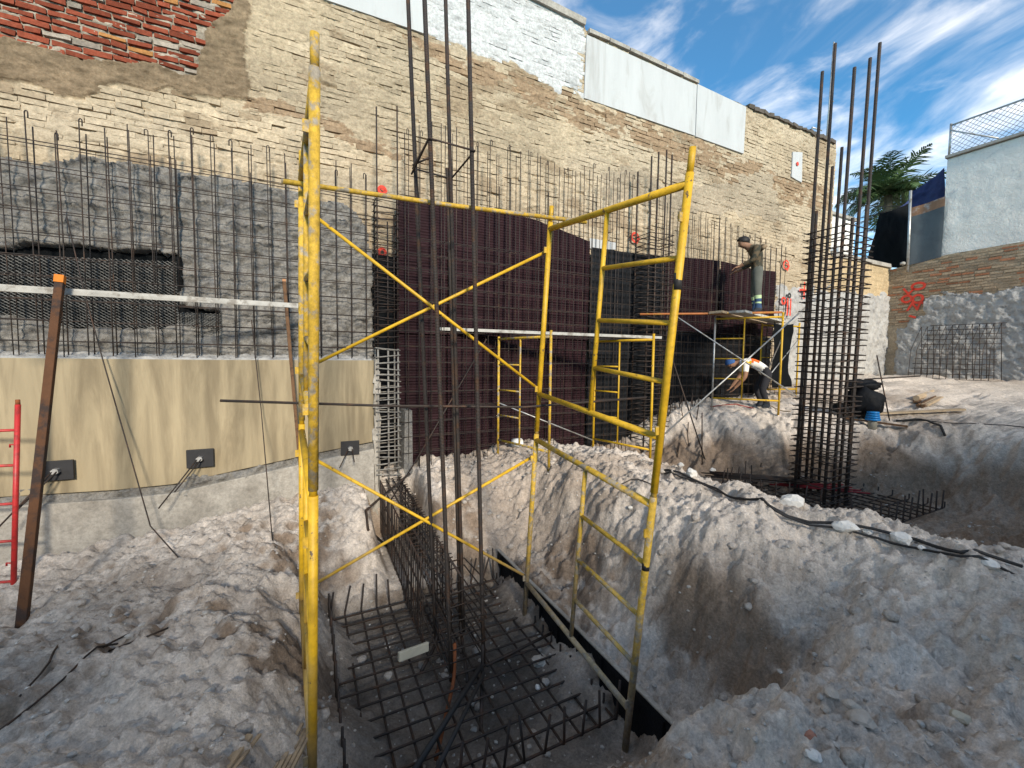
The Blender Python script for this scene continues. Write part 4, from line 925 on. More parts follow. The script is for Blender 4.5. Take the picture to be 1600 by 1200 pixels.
for A, B, m_ in ((GA, GB, M_yellow), (GC, GD, M_yellow)):
    A.z = gz(A.x, A.y) - .03; B.z = A.z
    low_frame(fs, A, B, pz_ - .09 - A.z, m_, mode=1 if A is GA else 0)
bar(atY(1005, 708, 7.0), atY(1300, 443, 7.6), .014, 'brace', M_galv, fs); bar(atY(1050, 490, 8.3), atY(1250, 622, 8.0), .013, 'brace', M_galv, fs)
bar(GC + UP * .3, GB + UP * 1.5, .012, 'brace', M_galv, fs); bar(GD + UP * 1.5, GA + UP * .3 + Vector((1.2, .6, 0)), .012, 'brace', M_galv, fs)
a, c = GA.lerp(GB, .42) + UP * (pz_ - GA.z - .03), GC.lerp(GD, .35) + UP * (pz_ - GC.z - .03); c.z = a.z
d_ = (c - a).normalized(); s_ = d_.cross(UP)
one(MB().beam(a - d_ * .35, c + d_ * .3, .30, .045, jit=.005), 'plank', M_board, 'pale plank under the feet of the standing worker', 'plank')
one(MB().beam(a - d_ * .5 - s_ * .34 - UP * .0, c - s_ * .36 + d_ * .2, .25, .045, jit=.005), 'plank', M_wood, 'brown plank beside the pale one on the far scaffold', 'plank')
b = MB().tube([atY(1000, 491, 8.2), atY(1120, 490, 8.45), atY(1222, 488, 8.25)], .022, 8); one(b, 'loose_scaffold_tube', mat('orange_rust_paint', (.38, .13, .04), .6, col2=(.45, .30, .05), c2scale=5), 'orange rusty tube lying level along the edge of the far scaffold', 'tube', smooth=True)

# ------------------------------------------------------------------ left foreground: red frame, brown post, board, thin leaning bars
def seat(P): return Vector((P.x, P.y, gz(P.x, P.y)))
pb = on_ground(35, 975); pt = atY(93, 442, pb.y + .55)
post = thing('timber_post', 'rust brown square post with an orange painted end leaning before the wall', 'post', pb)
MB().beam(pb - (pt - pb).normalized() * .15, pt, .06, .062, up=Vector((1, .6, 0)), jit=.004).build('shaft', mat('rust_brown_wood', (.085, .037, .016), .8, col2=(.035, .022, .018), c2lo=.46, c2hi=.56, c2scale=5, bump=.004, bscale=60), post, bevel=.004)
MB().beam(pt, pt + (pt - pb).normalized() * .07, .063, .065, up=Vector((1, .6, 0))).build('painted_end', M_orange_end, post)
a = atY(-120, 438, pt.y - .0); a = ray(-120, 440) * ((pt.y + .05) / 1.0 / ray(-120, 440).y * .85); c = onw(474, 478, OP + .16)
a = atY(-130, 437, pt.y - .55); m_ = atY(96, 455, pt.y + .06)
dirv = (c - m_); a = m_ - dirv * .55; a = ray(-150, 440) * ((m_ - dirv * .5).length / ray(-150, 440).length)
one(MB().beam(a, c, .02, .062, jit=.005), 'board', M_board, 'long whitewashed board running level from the brown post to the scaffold', 'board')
p2 = on_ground(474, 780); p2t = onw(444, 440, OP + .22)
o2 = thing('timber_post', 'thin weathered stake leaning against the board with a dark wire tie', 'post', p2)
MB().beam(p2 - UP * .1, p2t, .045, .04, up=Vector((1, .6, 0)), jit=.004).build('shaft', M_wood_dark, o2)
MB().beam(p2t, p2t + (p2t - p2).normalized() * .03, .047, .042, up=Vector((1, .6, 0))).build('painted_end', mat('faded_orange', (.40, .20, .10), .85), o2)
for k in range(3): MB().tube([c + Vector((.0, -.03, .03 - k * .04)), c + Vector((-.03, -.06, -.1 - k * .1)), c + Vector((.02 * k - .04, -.05, -.35 - .1 * k))], .006, 5).build('wire_tie', M_cable, o2)
lb = on_ground(20, 912); ly = lb.y
lad = thing('red_scaffold_frame', 'bright red tubular ladder frame standing at the edge of the wall', 'ladder', lb)
ltop = atY(28, 632, ly + .12); lb2 = lb - UP * .1
MB().tube([lb2, ltop], .022, 10).build('rail', M_red, lad, True); MB().tube([ltop, ltop + UP * .05], .018, 10).build('coupling_pin', M_rust, lad, True)
L2 = Vector((-.62, -.10, -.02)); MB().tube([lb2 + L2, ltop + L2], .022, 10).build('rail', M_red, lad, True)
for y in (672, 727, 787, 845, 908):
    f = (y - 632) / (912 - 632); q = ltop.lerp(lb, f); MB().tube([q, q + L2], .014, 8).build('rung', M_red, lad, True)
for y in (695, 880): f = (y - 632) / 280; q = ltop.lerp(lb, f); MB().tube([q, q + Vector((-.07, 0, 0)), q + Vector((-.07, 0, -.03))], .008, 6).build('brace_lock', M_red, lad, True)
def bentbar(pts, r, label, m=M_rebar, name='loose_rebar', cat='rebar', grp=None, n=6): return one(MB().tube(pts, r, n), name, m, label, cat, grp, smooth=True)
g1 = on_ground(292, 886)
bentbar([onw(104, 338, OP - .05), onw(130, 450, OP + .05), onw(160, 560, OP + .12), onw(235, 822, OP + .35), g1], .0065, 'thin bent bar leaning on the tan panel and ending on the dirt')
g2 = on_ground(426, 846); bentbar([onw(393, 500, OP + .12), onw(408, 640, OP + .16), g2 - UP * .03], .006, 'thin straight bar leaning on the tan panel left of the scaffold')
a = on_ground(572, 812); bentbar([onw(640, 740, .95), on_ground(590, 800) + UP * .18, a + UP * .12, on_ground(575, 830) + UP * .02, on_ground(608, 860) + UP * .03], .017, 'thick bent bar with a hooked end lying beside the beam cage', M_rebar_rib, n=8)
bentbar([onw(760, 530, .75), onw(650, 720, .85), on_ground(600, 800) + UP * .02], .011, 'straight grey bar propped across the first maroon sheet', M_rebar)
# bundle of split canes at the foot of the scaffold
for j, (x0, y0, x1, y1, n, m_, lab) in enumerate(((450, 1215, 482, 1142, 6, M_wood, 'bundle of pale wood strips beside the scaffold leg'), (368, 1215, 398, 1162, 4, M_wood, 'bundle of splintered wood strips on the left dirt'))):
    A, B = on_ground(x0, 1198), on_ground(x1, y1)
    A.z = gz(A.x, A.y) + .03; B.z = gz(B.x, B.y) + .05
    t = thing('wood_strips', lab, 'wood', A, 'bundles of wood strips')
    s_ = (B - A).cross(UP).normalized(); d_ = (B - A).normalized()
    for k in range(n): MB().beam(A - d_ * .5 + s_ * (k - n / 2) * .026 + UP * (.012 * (k % 2)), B + s_ * (k - n / 2) * .027 + UP * .012 * (k % 3) + d_ * random.uniform(-.06, .02), .02, .014, jit=.003).build('strip', m_, t)
# ------------------------------------------------------------------ pit: black edge board, pale block, cables, stones
fb = thing('form_board', 'long black plastic form board along the right edge of the footing pit', 'form board', UV(2.17, 3.3, ZM))
a, c = UV(2.17, 1.75, -2.60), UV(2.17, 4.72, -2.60)
MB().beam(a, c, .02, .36, jit=.004).build('board', M_black, fb); MB().beam(a + UP * .185, c + UP * .185, .035, .012, jit=.002).build('edge_strip', M_concrete_grey, fb)
for k in range(9): MB().beam(UV(2.147, 1.95 + k * .33, -2.76), UV(2.147, 1.95 + k * .33, -2.45), .016, .022, up=D2).build('rib', M_black, fb)
P = onz(646, 1018, ZM + .13); one(MB().box(P + UP * .0, D2 * .27 + UP * .02, N2 * .05 + UP * .02, UP * .09, .003), 'foam_block', mat('pale_block', (.55, .53, .43), .9), 'pale grey block lying on the rebar mat by the beam cage', 'block', bevel=.004)
for k, (p, q, r) in enumerate((((752, 1040), (640, 1215), .022), ((756, 1052), (672, 1225), .018), ((870, 985), (760, 1040), .014))):
    A, B = onz(*p, ZM + .11), onz(*q, ZM + .11); bentbar([A, A.lerp(B, .5) + UP * .0, B], r, ('thick black hose lying across the footing mat', 'second black hose lying alongside the thick one in the pit', 'thin dark bar across the mat towards the form board')[k], M_cable if k < 2 else M_rebar, 'hose' if k < 2 else 'loose_rebar', 'hose' if k < 2 else 'rebar', n=8)
def rock(px, py, r, label, m=M_rock, grp=None, flat=.65, z=None, name='rock', cat='rock', sub=2):
    P = on_ground(px, py) if z is None else onz(px, py, z)
    return one(MB().rock(P + UP * r * flat * .35, r, hash((px, py)) % 9999, flat, sub), name, m, label, cat, grp)
for x, y, r, lab in ((1321, 826, .085, 'white rock touching the near cable on the ridge'), (1356, 833, .045, 'small white chip beside the cable on the ridge'), (1407, 845, .085, 'white lump just beyond the small chip along the cable'), (1440, 858, .04, 'flat white chip where the cable forks'), (1545, 884, .06, 'white sliver between the two cables'),
                     (1064, 728, .08, 'pale stone at the far end of the ridge by the cables'), (1080, 742, .09, 'round pale stone half hidden behind the ridge crest'), (1113, 736, .07, 'small white stone on the edge of the back pit'), (1237, 788, .13, 'broad pale clod on the ridge before the tall cage')):
    rock(x, y, r, lab)
for x, y, r, lab in ((845, 1036, .075, 'pale angular stone lying on the footing mat'), (605, 1010, .035, 'small stone at the left of the pale block'), (607, 1058, .05, 'stone between the mat bars left of the hose'), (843, 993, .03, 'small white stone near the form board'), (710, 1230, .05, 'stone near the hoses in the pit'), (840, 1075, .03, 'white chip in the middle of the mat')):
    rock(x, y, r, lab, M_stone if r > .04 else M_rock, z=ZM + .03)
for x, y, r, lab in ((1330, 1105, .036, 'grey clod on the near mound left of the gully'), (1345, 1125, .05, 'largest grey clod on the near mound'), (1300, 1085, .03, 'broken clod at the top of the near mound'), (1290, 1110, .024, 'small clod beside the larger ones on the near mound'), (1500, 1125, .05, 'yellowish stone in the near right dirt'), (1272, 1183, .03, 'white chip in the near mound'), (1264, 1150, .03, 'reddish chip in the near mound')):
    rock(x, y, r, lab, {1500: mat('yellow_stone', (.48, .43, .33), .95, bump=.01), 1264: mat('red_chip', (.34, .16, .11), .9), 1272: M_rock}.get(x, M_stone))
# cables over the ridge
def drape(pts, r, label, m=M_cable, name='cable', cat='cable', lift=.012, n=40):
    P = [on_ground(*p) for p in pts]; out = []
    for A, B in zip(P, P[1:]):
        k = max(2, int((B - A).length / .08))
        for i in range(k):
            q = A.lerp(B, i / k); out.append(Vector((q.x, q.y, gz(q.x, q.y) + r + lift)))
    sm = out[:]
    for _ in range(4): sm = [sm[0]] + [Vector((sm[i].x, sm[i].y, max(sm[i].z, (sm[i - 1].z + sm[i + 1].z) / 2))) for i in range(1, len(sm) - 1)] + [sm[-1]]
    return one(MB().tube(sm, r, 6), name, m, label, cat, smooth=True)
drape([(1036, 738), (1120, 767), (1200, 793), (1300, 821), (1360, 836), (1430, 854), (1500, 873), (1620, 902)], .013, 'black cable running along the crest of the ridge')
drape([(1038, 743), (1130, 776), (1210, 801), (1305, 828), (1370, 846), (1440, 863), (1500, 882), (1620, 914)], .010, 'second black cable just below the first on the ridge')
drape([(958, 765), (985, 752), (1020, 760), (1045, 768)], .006, 'short bent wire on the mound behind the near scaffold leg', M_rebar, 'wire', 'wire')
for k, (xa, ya, xb, yb) in enumerate(((0, 1142, 197, 988), (30, 1090, 125, 992), (170, 1018, 292, 972), (160, 1012, 243, 970))):
    drape([(xa, ya), ((xa + xb) / 2, (ya + yb) / 2), (xb, yb)], .0065, ('long thin bar lying half buried on the left dirt', 'short thin bar lying alone on the left dirt', 'thin bar lying highest of the pair on the left dirt', 'thin bar lying lower of the pair on the left dirt')[k], M_rebar, 'loose_rebar', 'rebar', -.002)
P = on_ground(808, 697); ax = Vector((.8, -.5, .1)).normalized()
pv = thing('pvc_pipe', 'short white plastic pipe end lying on the mound by the low scaffold', 'pipe', P)
b = MB(); nn = 16; L_ = .16; S_ = ax.orthogonal().normalized(); T_ = ax.cross(S_); c = P + UP * .06
for rr_, ends_ in ((.075, (0, L_)), (.066, (L_, 0))):
    for e_ in ends_:
        for k in range(nn): b.v.append(c - ax * .08 + ax * e_ + (S_ * math.cos(6.2832 * k / nn) + T_ * math.sin(6.2832 * k / nn)) * rr_)
for i in range(4):
    for k in range(nn): b.f.append((i * nn + k, i * nn + (k + 1) % nn, ((i + 1) % 4) * nn + (k + 1) % nn, ((i + 1) % 4) * nn + k))
b.build('pipe_wall', M_pvc, pv, True)
# clods of dug earth
ce = random.Random(77); cl = MB(); cnt = 0
while cnt < 1700:
    x = ce.uniform(-4.2, 5.6); y = 1.15 + 6 * ce.random() ** 1.5; dn = float(fbm(np.array([x * .9 + 11]), np.array([y * .9]), 3)[0])
    if dn < .02 and ce.random() < .8: cnt += 1; continue
    r_ = .012 + .05 * ce.random() ** 3.2; cl.rock(Vector((x, y, gz(x, y) + r_ * .15)), r_, cnt, .7, 1); cnt += 1
_n = len(cl.v); co = cl.build('clods', M_ground, None, True, kind='stuff'); tag(co, 'crumbled grey clods of dug earth lying over the mounds', 'clods')
_a = co.data.color_attributes.new('Col', 'FLOAT_COLOR', 'POINT'); _a.data.foreach_set('color', [v_ for i in range(_n) for v_ in (.50, .445, .39, 1)])
# loose gravel
rs = np.random.default_rng(11); gb_ = MB(); ico = bmesh.new(); bmesh.ops.create_icosphere(ico, subdivisions=1, radius=1.0); ico.verts.ensure_lookup_table()
IV = np.array([v.co for v in ico.verts]); IF = [tuple(v.index for v in f.verts) for f in ico.faces]; ico.free()
N = 5200; gxr = rs.uniform(-4.5, 6.5, N); gyr = 1.1 + 6.4 * rs.random(N) ** 1.6
dens = fbm(gxr * .8 + 50, gyr * .8, 3); kp = (dens > -.12) | (rs.random(N) < .3); gxr, gyr = gxr[kp], gyr[kp]; N = len(gxr)
gzr = terrain(gxr, gyr); rad = .006 + .016 * rs.random(N) ** 3.0 + (rs.random(N) < .03) * .015
V = np.empty((N, len(IV), 3), np.float32)
for i in range(N):
    q = IV * (0.75 + .4 * rs.random((len(IV), 1))) * rad[i] * np.array([1, rs.uniform(.7, 1.2), rs.uniform(.5, .8)]); an = rs.random() * 6.28
    V[i] = np.stack([q[:, 0] * math.cos(an) - q[:, 1] * math.sin(an), q[:, 0] * math.sin(an) + q[:, 1] * math.cos(an), q[:, 2]], -1) + np.array([gxr[i], gyr[i], gzr[i] + rad[i] * .25])
FA_ = (np.array(IF)[None] + (np.arange(N) * len(IV))[:, None, None]).reshape(-1, 3)
me = bpy.data.meshes.new('gravel'); me.from_pydata(V.reshape(-1, 3).tolist(), [], FA_.tolist()); me.materials.append(mat('gravel_stone', (.36, .34, .31), .95, col2=(.58, .56, .52), c2lo=.58, c2hi=.62, c2scale=22))
o = bpy.data.objects.new('gravel', me); COL.objects.link(o); o['kind'] = 'stuff'; tag(o, 'loose grey gravel and crumbs scattered over the dirt', 'gravel')
# ------------------------------------------------------------------ right background
# open rebar cage leaning at the foot of the right wall
rc_ = thing('rebar_basket', 'open rebar basket propped at the foot of the right boundary wall', 'rebar cage', seat(onr(1500, 575, .6)))
va, vb = vz(onr(1565, 575, .25))[0], vz(onr(1440, 575, .25))[0]; zf = gz(*onr(1500, 575, .6).xy) + .02; zt1 = onr(1500, 508, .25).z
for k in range(13):
    f = k / 12; v = va + (vb - va) * f
    MB().tube([RP(v, zf, 1.1), RP(v + .1, zf + (zt1 - zf) * .55, .75), RP(v + .05, zt1, .3), RP(v, zf, .2)], .008, 5).build('stirrup', M_rebar, rc_, True)
for k in range(12):
    f = k / 11; o_ = 1.1 - .8 * f; z = zf + (zt1 - zf) * f
    bar(RP(va - .05, z, o_), RP(vb + .05 - .2 * f, z + .02, o_), .009, 'longitudinal_bar', M_rebar, rc_, 5)
# pile of old timber and bars on the plateau
lp = random.Random(21)
for k in range(9):
    A, B = on_ground(1432 + lp.uniform(-6, 26), 634 - lp.uniform(0, 12) + k), on_ground(1545 + lp.uniform(-18, 18), 577 + lp.uniform(0, 9))
    labs = ('thickest pale pole in the timber pile before the right wall', 'pole') if k == 0 else ('weathered timber length in the pile before the right wall', 'timber')
    b = MB().tube([A + UP * .05, B + UP * (.06 + .03 * (k % 3))], .06 if k == 0 else .032, 7) if k % 2 == 0 else MB().beam(A + UP * .04, B + UP * (.05 + .03 * (k % 3)), .09, .04, jit=.006)
    one(b, 'timber', M_wood if k in (0, 3) else M_wood_dark, labs[0], labs[1], 'timber pile')
one(MB().beam(on_ground(1335, 650) + UP * .03, on_ground(1505, 642) + UP * .03, .12, .03, jit=.006), 'board', M_wood, 'grey weathered board lying before the timber pile', 'board')
one(MB().beam(on_ground(1320, 655) + UP * .02, on_ground(1418, 668) + UP * .02, .08, .03, jit=.006), 'board', M_wood_dark, 'dark flat board at the lip of the back pit', 'board')
drape([(1400, 660), (1440, 658), (1465, 668), (1480, 694)], .018, 'black hose curling over the lip of the back pit', M_cable, 'hose', 'hose')
drape([(1410, 660), (1500, 664), (1620, 668)], .008, 'thin dark wire running right along the plateau', M_cable, 'wire', 'wire')
# black sacks with a blue water bottle in front
P = on_ground(1348, 652); P = Vector((P.x, P.y, gz(P.x, P.y)))
sk = thing('black_sack', 'black plastic heap behind the tall cage with a blue bottle leaning on it', 'sack', P)
sc_ = P.y / F_PX
b = MB().rock(P + UP * .30, .30, 5, 1.05, 3); b.build('sack_body', M_black, sk, True)
b = MB().rock(P + UP * .62 + Vector((.0, .05, 0)), .25, 8, .6, 3); b.build('sack_top', M_black, sk, True)
b = MB().rock(P + UP * .16 + Vector((-.34, .1, 0)), .17, 9, .8, 3); b.build('sack_side', M_black, sk, True)
bp = on_ground(1344, 655); bp = Vector((bp.x - .02, bp.y - .30, gz(bp.x - .02, bp.y - .30)))
bt = thing('water_bottle', 'bright blue ribbed water bottle cap upright beside the black sacks', 'bottle', bp)
MB().tube([bp, bp + UP * .16, bp + UP * .18], .07, 14).build('neck', mat('dull_plastic', (.25, .24, .2), .5), bt, True)
for k in range(4): MB().tube([bp + UP * (.18 + k * .042), bp + UP * (.215 + k * .042)], .115 - .008 * k, 16).build('blue_ring', mat('blue_plastic', (.01, .16, .42), .35), bt, True)
bentbar([seat(P + Vector((.3, -.25, 0))), P + Vector((.2, .0, 1.2))], .012, 'dark bar standing upright against the black sacks')
bentbar([P + Vector((-.3, -.35, .75)), P + Vector((.75, -.3, .82))], .014, 'dark bar lying level over the black sacks')
# red-painted bars and tied bundle in the back pit
r0 = onz(1235, 757, -2.02)
for k in range(4): bentbar([r0 + Vector((-.35 + .05 * k, -.05 * k, .02 * k)), r0 + Vector((.9 - .06 * k, .10 * k - .5, .015 * k + .02))], .014, 'red painted bar lying in the back pit at the cage foot', mat('red_oxide', (.24, .02, .025), .7), grp='red bars')
rbp = onz(1150, 742, -1.98)
for k in range(10): bentbar([rbp + Vector((-.5 + lp.uniform(-.1, .1), .12 - k * .03, .02 * (k % 3))), rbp + Vector((.85 + lp.uniform(-.15, .15), -.45 - k * .03, .02 * (k % 3) + .05))], .012, 'dark bar in the tied bundle lying in the back pit', grp='bundled bars')
for k in range(22):
    x = 1030 + lp.uniform(0, 66); y = 706 + lp.uniform(-8, 26); A = onz(x, y, -2.08); A.z = gz(A.x, A.y)
    bentbar([A - UP * .05, A + Vector((lp.uniform(-.05, .05), 0, lp.uniform(.15, .4)))], .009, 'short upright starter bar in the back pit by the wall', grp='starter bars by the wall')
bentbar([onz(1107, 735, -2.05), atY(1050, 560, 7.6)], .012, 'long dark bar propped from the back pit to the black sheet')
bentbar([onz(1097, 735, -2.05), atY(1097, 645, 7.4)], .010, 'short dark upright bar beside the long propped one')
drape([(1110, 637), (1150, 633), (1185, 640)], .010, 'red hose lying along the edge of the plateau', mat('red_hose', (.30, .03, .02), .6), 'hose', 'hose')
drape([(1140, 620), (1180, 628), (1240, 645)], .012, 'pale hose lying below the far scaffold', M_wood, 'hose', 'hose')
# ------------------------------------------------------------------ behind the walls: shade net, tin sheet, tarp, palm, mast
P0 = [onw(x, y, -.45) for x, y in ((1352, 402), (1366, 330), (1420, 322), (1420, 415), (1400, 412), (1375, 412))]
def cloth(name, quad, m, label, cat, amp=.08, n=26):
    a, b_, c, d = (Vector(q) for q in quad); U_, V_ = np.meshgrid(np.linspace(0, 1, n), np.linspace(0, 1, n))
    A, B, C, D = (np.array(q) for q in (a, b_, c, d)); P = (A * (1 - U_)[..., None] + B * U_[..., None]) * (1 - V_)[..., None] + (D * (1 - U_)[..., None] + C * U_[..., None]) * V_[..., None]
    nn_ = np.cross(B - A, D - A); nn_ = nn_ / np.linalg.norm(nn_); P = P + nn_ * (amp * fbm(U_ * 4 + 3, V_ * 3, 3))[..., None] + np.array(UP) * (-.25 * (U_ * (1 - U_)) * V_ * amp * 8)[..., None]
    org = (A + B) / 2; o = grid_obj(name, P - org, m, None); o.location = org
    sm = o.modifiers.new('thickness', 'SOLIDIFY'); sm.thickness = .006
    return tag(o, label, cat)
cloth('shade_net', [onw(1354, 414, -.6), onw(1420, 420, -.6), onw(1420, 318, -.6), onw(1372, 334, -.6)], M_net, 'black shade net hanging above the low wall at the corner', 'net')
cloth('blue_tarp', [onr(1421, 325, -.6), onr(1476, 322, -.6), onr(1476, 262, -.6), onr(1424, 300, -.6)], M_blue_tarp, 'dark blue tarpaulin stretched behind the tin sheet', 'tarpaulin')
cloth('blue_tarp', [onw(1402, 420, -.9), onw(1424, 425, -.9), onw(1424, 310, -.9), onw(1404, 325, -.9)], M_blue_tarp, 'narrow dark blue tarpaulin strip beside the shade net', 'tarpaulin', .04)
cloth('black_sheeting', [atY(1206, 606, 9.6), atY(1234, 604, 10.0), atY(1238, 506, 10.0), atY(1206, 502, 9.6)], M_net, 'black plastic sheet hanging behind the far scaffold', 'sheeting', .1)
tn = thing('tin_sheet', 'tall grey sheet of galvanised tin with a rusty top above the corner', 'metal sheet', onr(1445, 410, .02))
va, vb = vz(onr(1421, 360, .02)), vz(onr(1474, 360, .02)); z0, z1 = onr(1445, 411, .02).z, onr(1445, 320, .02).z
A3, B3 = np.meshgrid(np.linspace(vb[0], va[0], 40), np.linspace(z0, z1, 20))
def tin(B0, B1, m, nm, o0=.02):
    A3, B3 = np.meshgrid(np.linspace(vb[0], va[0], 40), np.linspace(B0, B1, 14)); P = -A3[..., None] * np.array(N2) + (UR - o0 - .02 * np.sin(A3 * 9) - .02 * fbm(A3 * 2, B3, 3))[..., None] * np.array(D2) + (B3 + .12 * (va[0] - A3))[..., None] * np.array(UP)
    grid_obj(nm, P, m, None, tn)
tin(z0, z1 - .28, M_sheetmetal, 'tin_panel'); tin(z1 - .28, z1, mat('rusted_tin', (.24, .13, .075), .8, col2=(.30, .30, .30), c2scale=3, c2lo=.5, c2hi=.6), 'rusty_strip')
pp = thing('steel_post', 'thin dark steel post at the corner carrying the shade net', 'post', onr(1417, 420, .04)); bar(onr(1418, 425, .05), onr(1423, 298, .05), .035, 'pipe', M_galv, pp, 8); MB().rock(onr(1411, 412, .06), .07, 2, 1, 2).build('cap', M_concrete_grey, pp)
# palm
PBASE = atY(1386, 420, 21.0); PT = atY(1388, 306, 21.0); PBASE.z = -.7
pm = thing('palm_tree', 'dark green palm rising behind the corner of the two walls', 'palm', PBASE)
b = MB(); pts = [PBASE, PBASE.lerp(PT, .5) + Vector((.1, 0, 0)), PT]; b.tube(pts, .22, 10, r2=.16)
for k in range(22):
    q = PBASE.lerp(PT, .02 + k * .044); b.tube([q - UP * .03, q + UP * .04], .225 - .003 * k, 10)
b.build('trunk', M_trunk, pm, True)
pr = random.Random(31)
def frond(ang, el, L, droop):
    b = MB(); d_ = Vector((math.cos(ang), math.sin(ang), 0)); pts = []; p = PT + UP * .1; e = el
    n = 14; st = L / n
    for k in range(n + 1):
        pts.append(p.copy()); p = p + (d_ * math.cos(e) + UP * math.sin(e)) * st; e -= droop / n * (1 + k / n)
    b.tube(pts, .035, 5, r2=.006)
    for i in range(2 * n):
        f = i / (2 * n); k = int(f * n); q = pts[k].lerp(pts[k + 1], f * n - k); t_ = (pts[k + 1] - pts[k]).normalized(); s_ = t_.cross(UP).normalized()
        ll = L * .34 * (math.sin(math.pi * min(1, f * .85 + .18)) + .12)
        for sg in (-1, 1):
            for rep in range(2):
                dr = (s_ * sg * pr.uniform(.75, 1) + t_ * pr.uniform(.45, .8) + UP * pr.uniform(-.35, .35)).normalized(); tip = q + dr * ll * pr.uniform(.8, 1.1) - UP * ll * .25
                w_ = t_ * .03; k0 = len(b.v); mid = q.lerp(tip, .5) + UP * .05
                b.v += [q - w_, q + w_, mid + w_, mid - w_, tip]; b.f += [(k0, k0 + 1, k0 + 2, k0 + 3), (k0 + 3, k0 + 2, k0 + 4)]
    b.build('frond', M_leaf, pm)
for k in range(28):
    frond(k * 2.399 + pr.uniform(-.2, .2), pr.uniform(-.15, 1.45), pr.uniform(2.0, 2.7), pr.uniform(.5, 1.5))
# aerial mast and a bent bracket on the far end of the tall wall, overhead wires
an = thing('aerial_mast', 'thin aerial mast on top of the far end of the brick wall', 'mast', onw(1294, 222, -.3))
a, c = onw(1291, 222, -.3), onw(1303, 66, -.3); bar(a - UP * .2, c, .022, 'mast', M_galv, an); bar(a.lerp(c, .42), a.lerp(c, .42) + D2 * .22 + UP * .03, .014, 'side_arm', M_galv, an)
bk_ = MB().tube([onw(1270, 208, -.2), onw(1269, 199, -.2), onw(1284, 204, -.2)], .02, 6); one(bk_, 'pipe_bracket', M_galv, 'bent pipe bracket on top of the brick wall near the mast', 'bracket', smooth=True)
for k, (p, q) in enumerate((((1325, 345), (1421, 318)), ((1325, 318), (1421, 322)), ((1330, 352), (1380, 330)))):
    A, B = atY(*p, 17), atY(*q, 16); one(MB().tube([A, A.lerp(B, .5) - UP * .06, B], .015, 5), 'overhead_wire', M_cable, ('lowest overhead wire crossing to the corner post', 'upper overhead wire crossing to the corner post', 'short overhead wire below the palm fronds')[k], 'wire')
sh_ = atY(1338, 400, 17.5)
bsh = thing('neighbour_house', 'small pale house seen between the tall cage and the shade net', 'building', Vector((sh_.x, sh_.y, -.7)))
ax_ = Vector((.9, .44, 0)); MB().box(sh_ + Vector((-1.0, 2.2, -.9)), ax_ * 3.2, Vector((-.44, .9, 0)) * 3, UP * 5.6).build('wall', M_white_wall, bsh); MB().box(sh_ + Vector((-1.0, 2.2, 1.97)), ax_ * 3.4, Vector((-.44, .9, 0)) * 3.2, UP * .12).build('roof', M_concrete_grey, bsh)

# ------------------------------------------------------------------ people
def skinned(name, joints, bones, root, mats, face_mat, parent, lvl=2):
    me = bpy.data.meshes.new(name); me.from_pydata([j[0] for j in joints], bones, []); o = bpy.data.objects.new(name, me); COL.objects.link(o)
    sk = o.modifiers.new('skin', 'SKIN'); sk.use_smooth_shade = True; sk.branch_smoothing = .4
    lay = me.skin_vertices[0] if me.skin_vertices else None
    for i, j in enumerate(joints):
        lay.data[i].radius = j[1] if isinstance(j[1], tuple) else (j[1], j[1]); lay.data[i].use_root = (i == root)
    ss_ = o.modifiers.new('sub', 'SUBSURF'); ss_.levels = lvl; ss_.render_levels = lvl
    dg = bpy.context.evaluated_depsgraph_get(); ev = o.evaluated_get(dg); m2_ = bpy.data.meshes.new_from_object(ev)
    bpy.data.objects.remove(o); m2_.materials.clear()
    for q in mats: m2_.materials.append(q)
    J = [Vector(j[0]) for j in joints]
    segs = [(a, c) for a, c in bones]
    for f in m2_.polygons:
        best, bi = 9e9, 0
        for i, (a, c) in enumerate(segs):
            ab = J[c] - J[a]; t_ = max(0, min(1, (f.center - J[a]).dot(ab) / ab.length_squared)); dd = (f.center - (J[a] + ab * t_)).length
            if dd < best: best, bi, bt_ = dd, i, t_
        f.material_index = face_mat(bi, bt_, f.center); f.use_smooth = True
    ob = bpy.data.objects.new(name, m2_); COL.objects.link(ob); ob.parent = parent
    return ob
SKIN = mat('skin', (.26, .14, .085), .6, var=.1); HAIR = mat('black_hair', (.012, .010, .009), .6)
JACKET = mat('brown_camouflage', (.10, .075, .045), .9, col2=(.035, .035, .025), c2scale=9, c2lo=.48, c2hi=.52); TROUS = mat('grey_green_trousers', (.10, .105, .09), .9); BAND = mat('reflective_band', (.45, .58, .32), .5); BOOT = mat('dark_boots', (.035, .04, .05), .7); BLUE = mat('blue_cloth', (.035, .07, .14), .9)
def place(e, rz): e.rotation_euler = (0, 0, rz)
def hand(joints, bones, wi, d, palm, sgn):
    """palm and five bent fingers grown from wrist joint wi along d"""
    W0 = Vector(joints[wi][0]); d = Vector(d).normalized(); s_ = Vector(palm).cross(d).normalized(); pl = Vector(palm).normalized()
    joints.append((tuple(W0 + d * .05), (.026, .020))); pi = len(joints) - 1; bones.append((wi, pi))
    for k, ln in enumerate((.075, .085, .08, .065)):
        p0 = W0 + d * .09 + s_ * (k - 1.5) * .021; p1 = p0 + d * ln * .5 + pl * .012; p2 = p1 + d * ln * .4 + pl * .03
        i0 = len(joints); joints += [(tuple(p0), .0095), (tuple(p1), .009), (tuple(p2), .0075)]; bones += [(pi, i0), (i0, i0 + 1), (i0 + 1, i0 + 2)]
    p0 = W0 + d * .045 + s_ * sgn * .04 + pl * .01; i0 = len(joints); joints += [(tuple(p0), .011), (tuple(p0 + d * .04 + s_ * sgn * .015 + pl * .015), .009)]; bones += [(pi, i0), (i0, i0 + 1)]
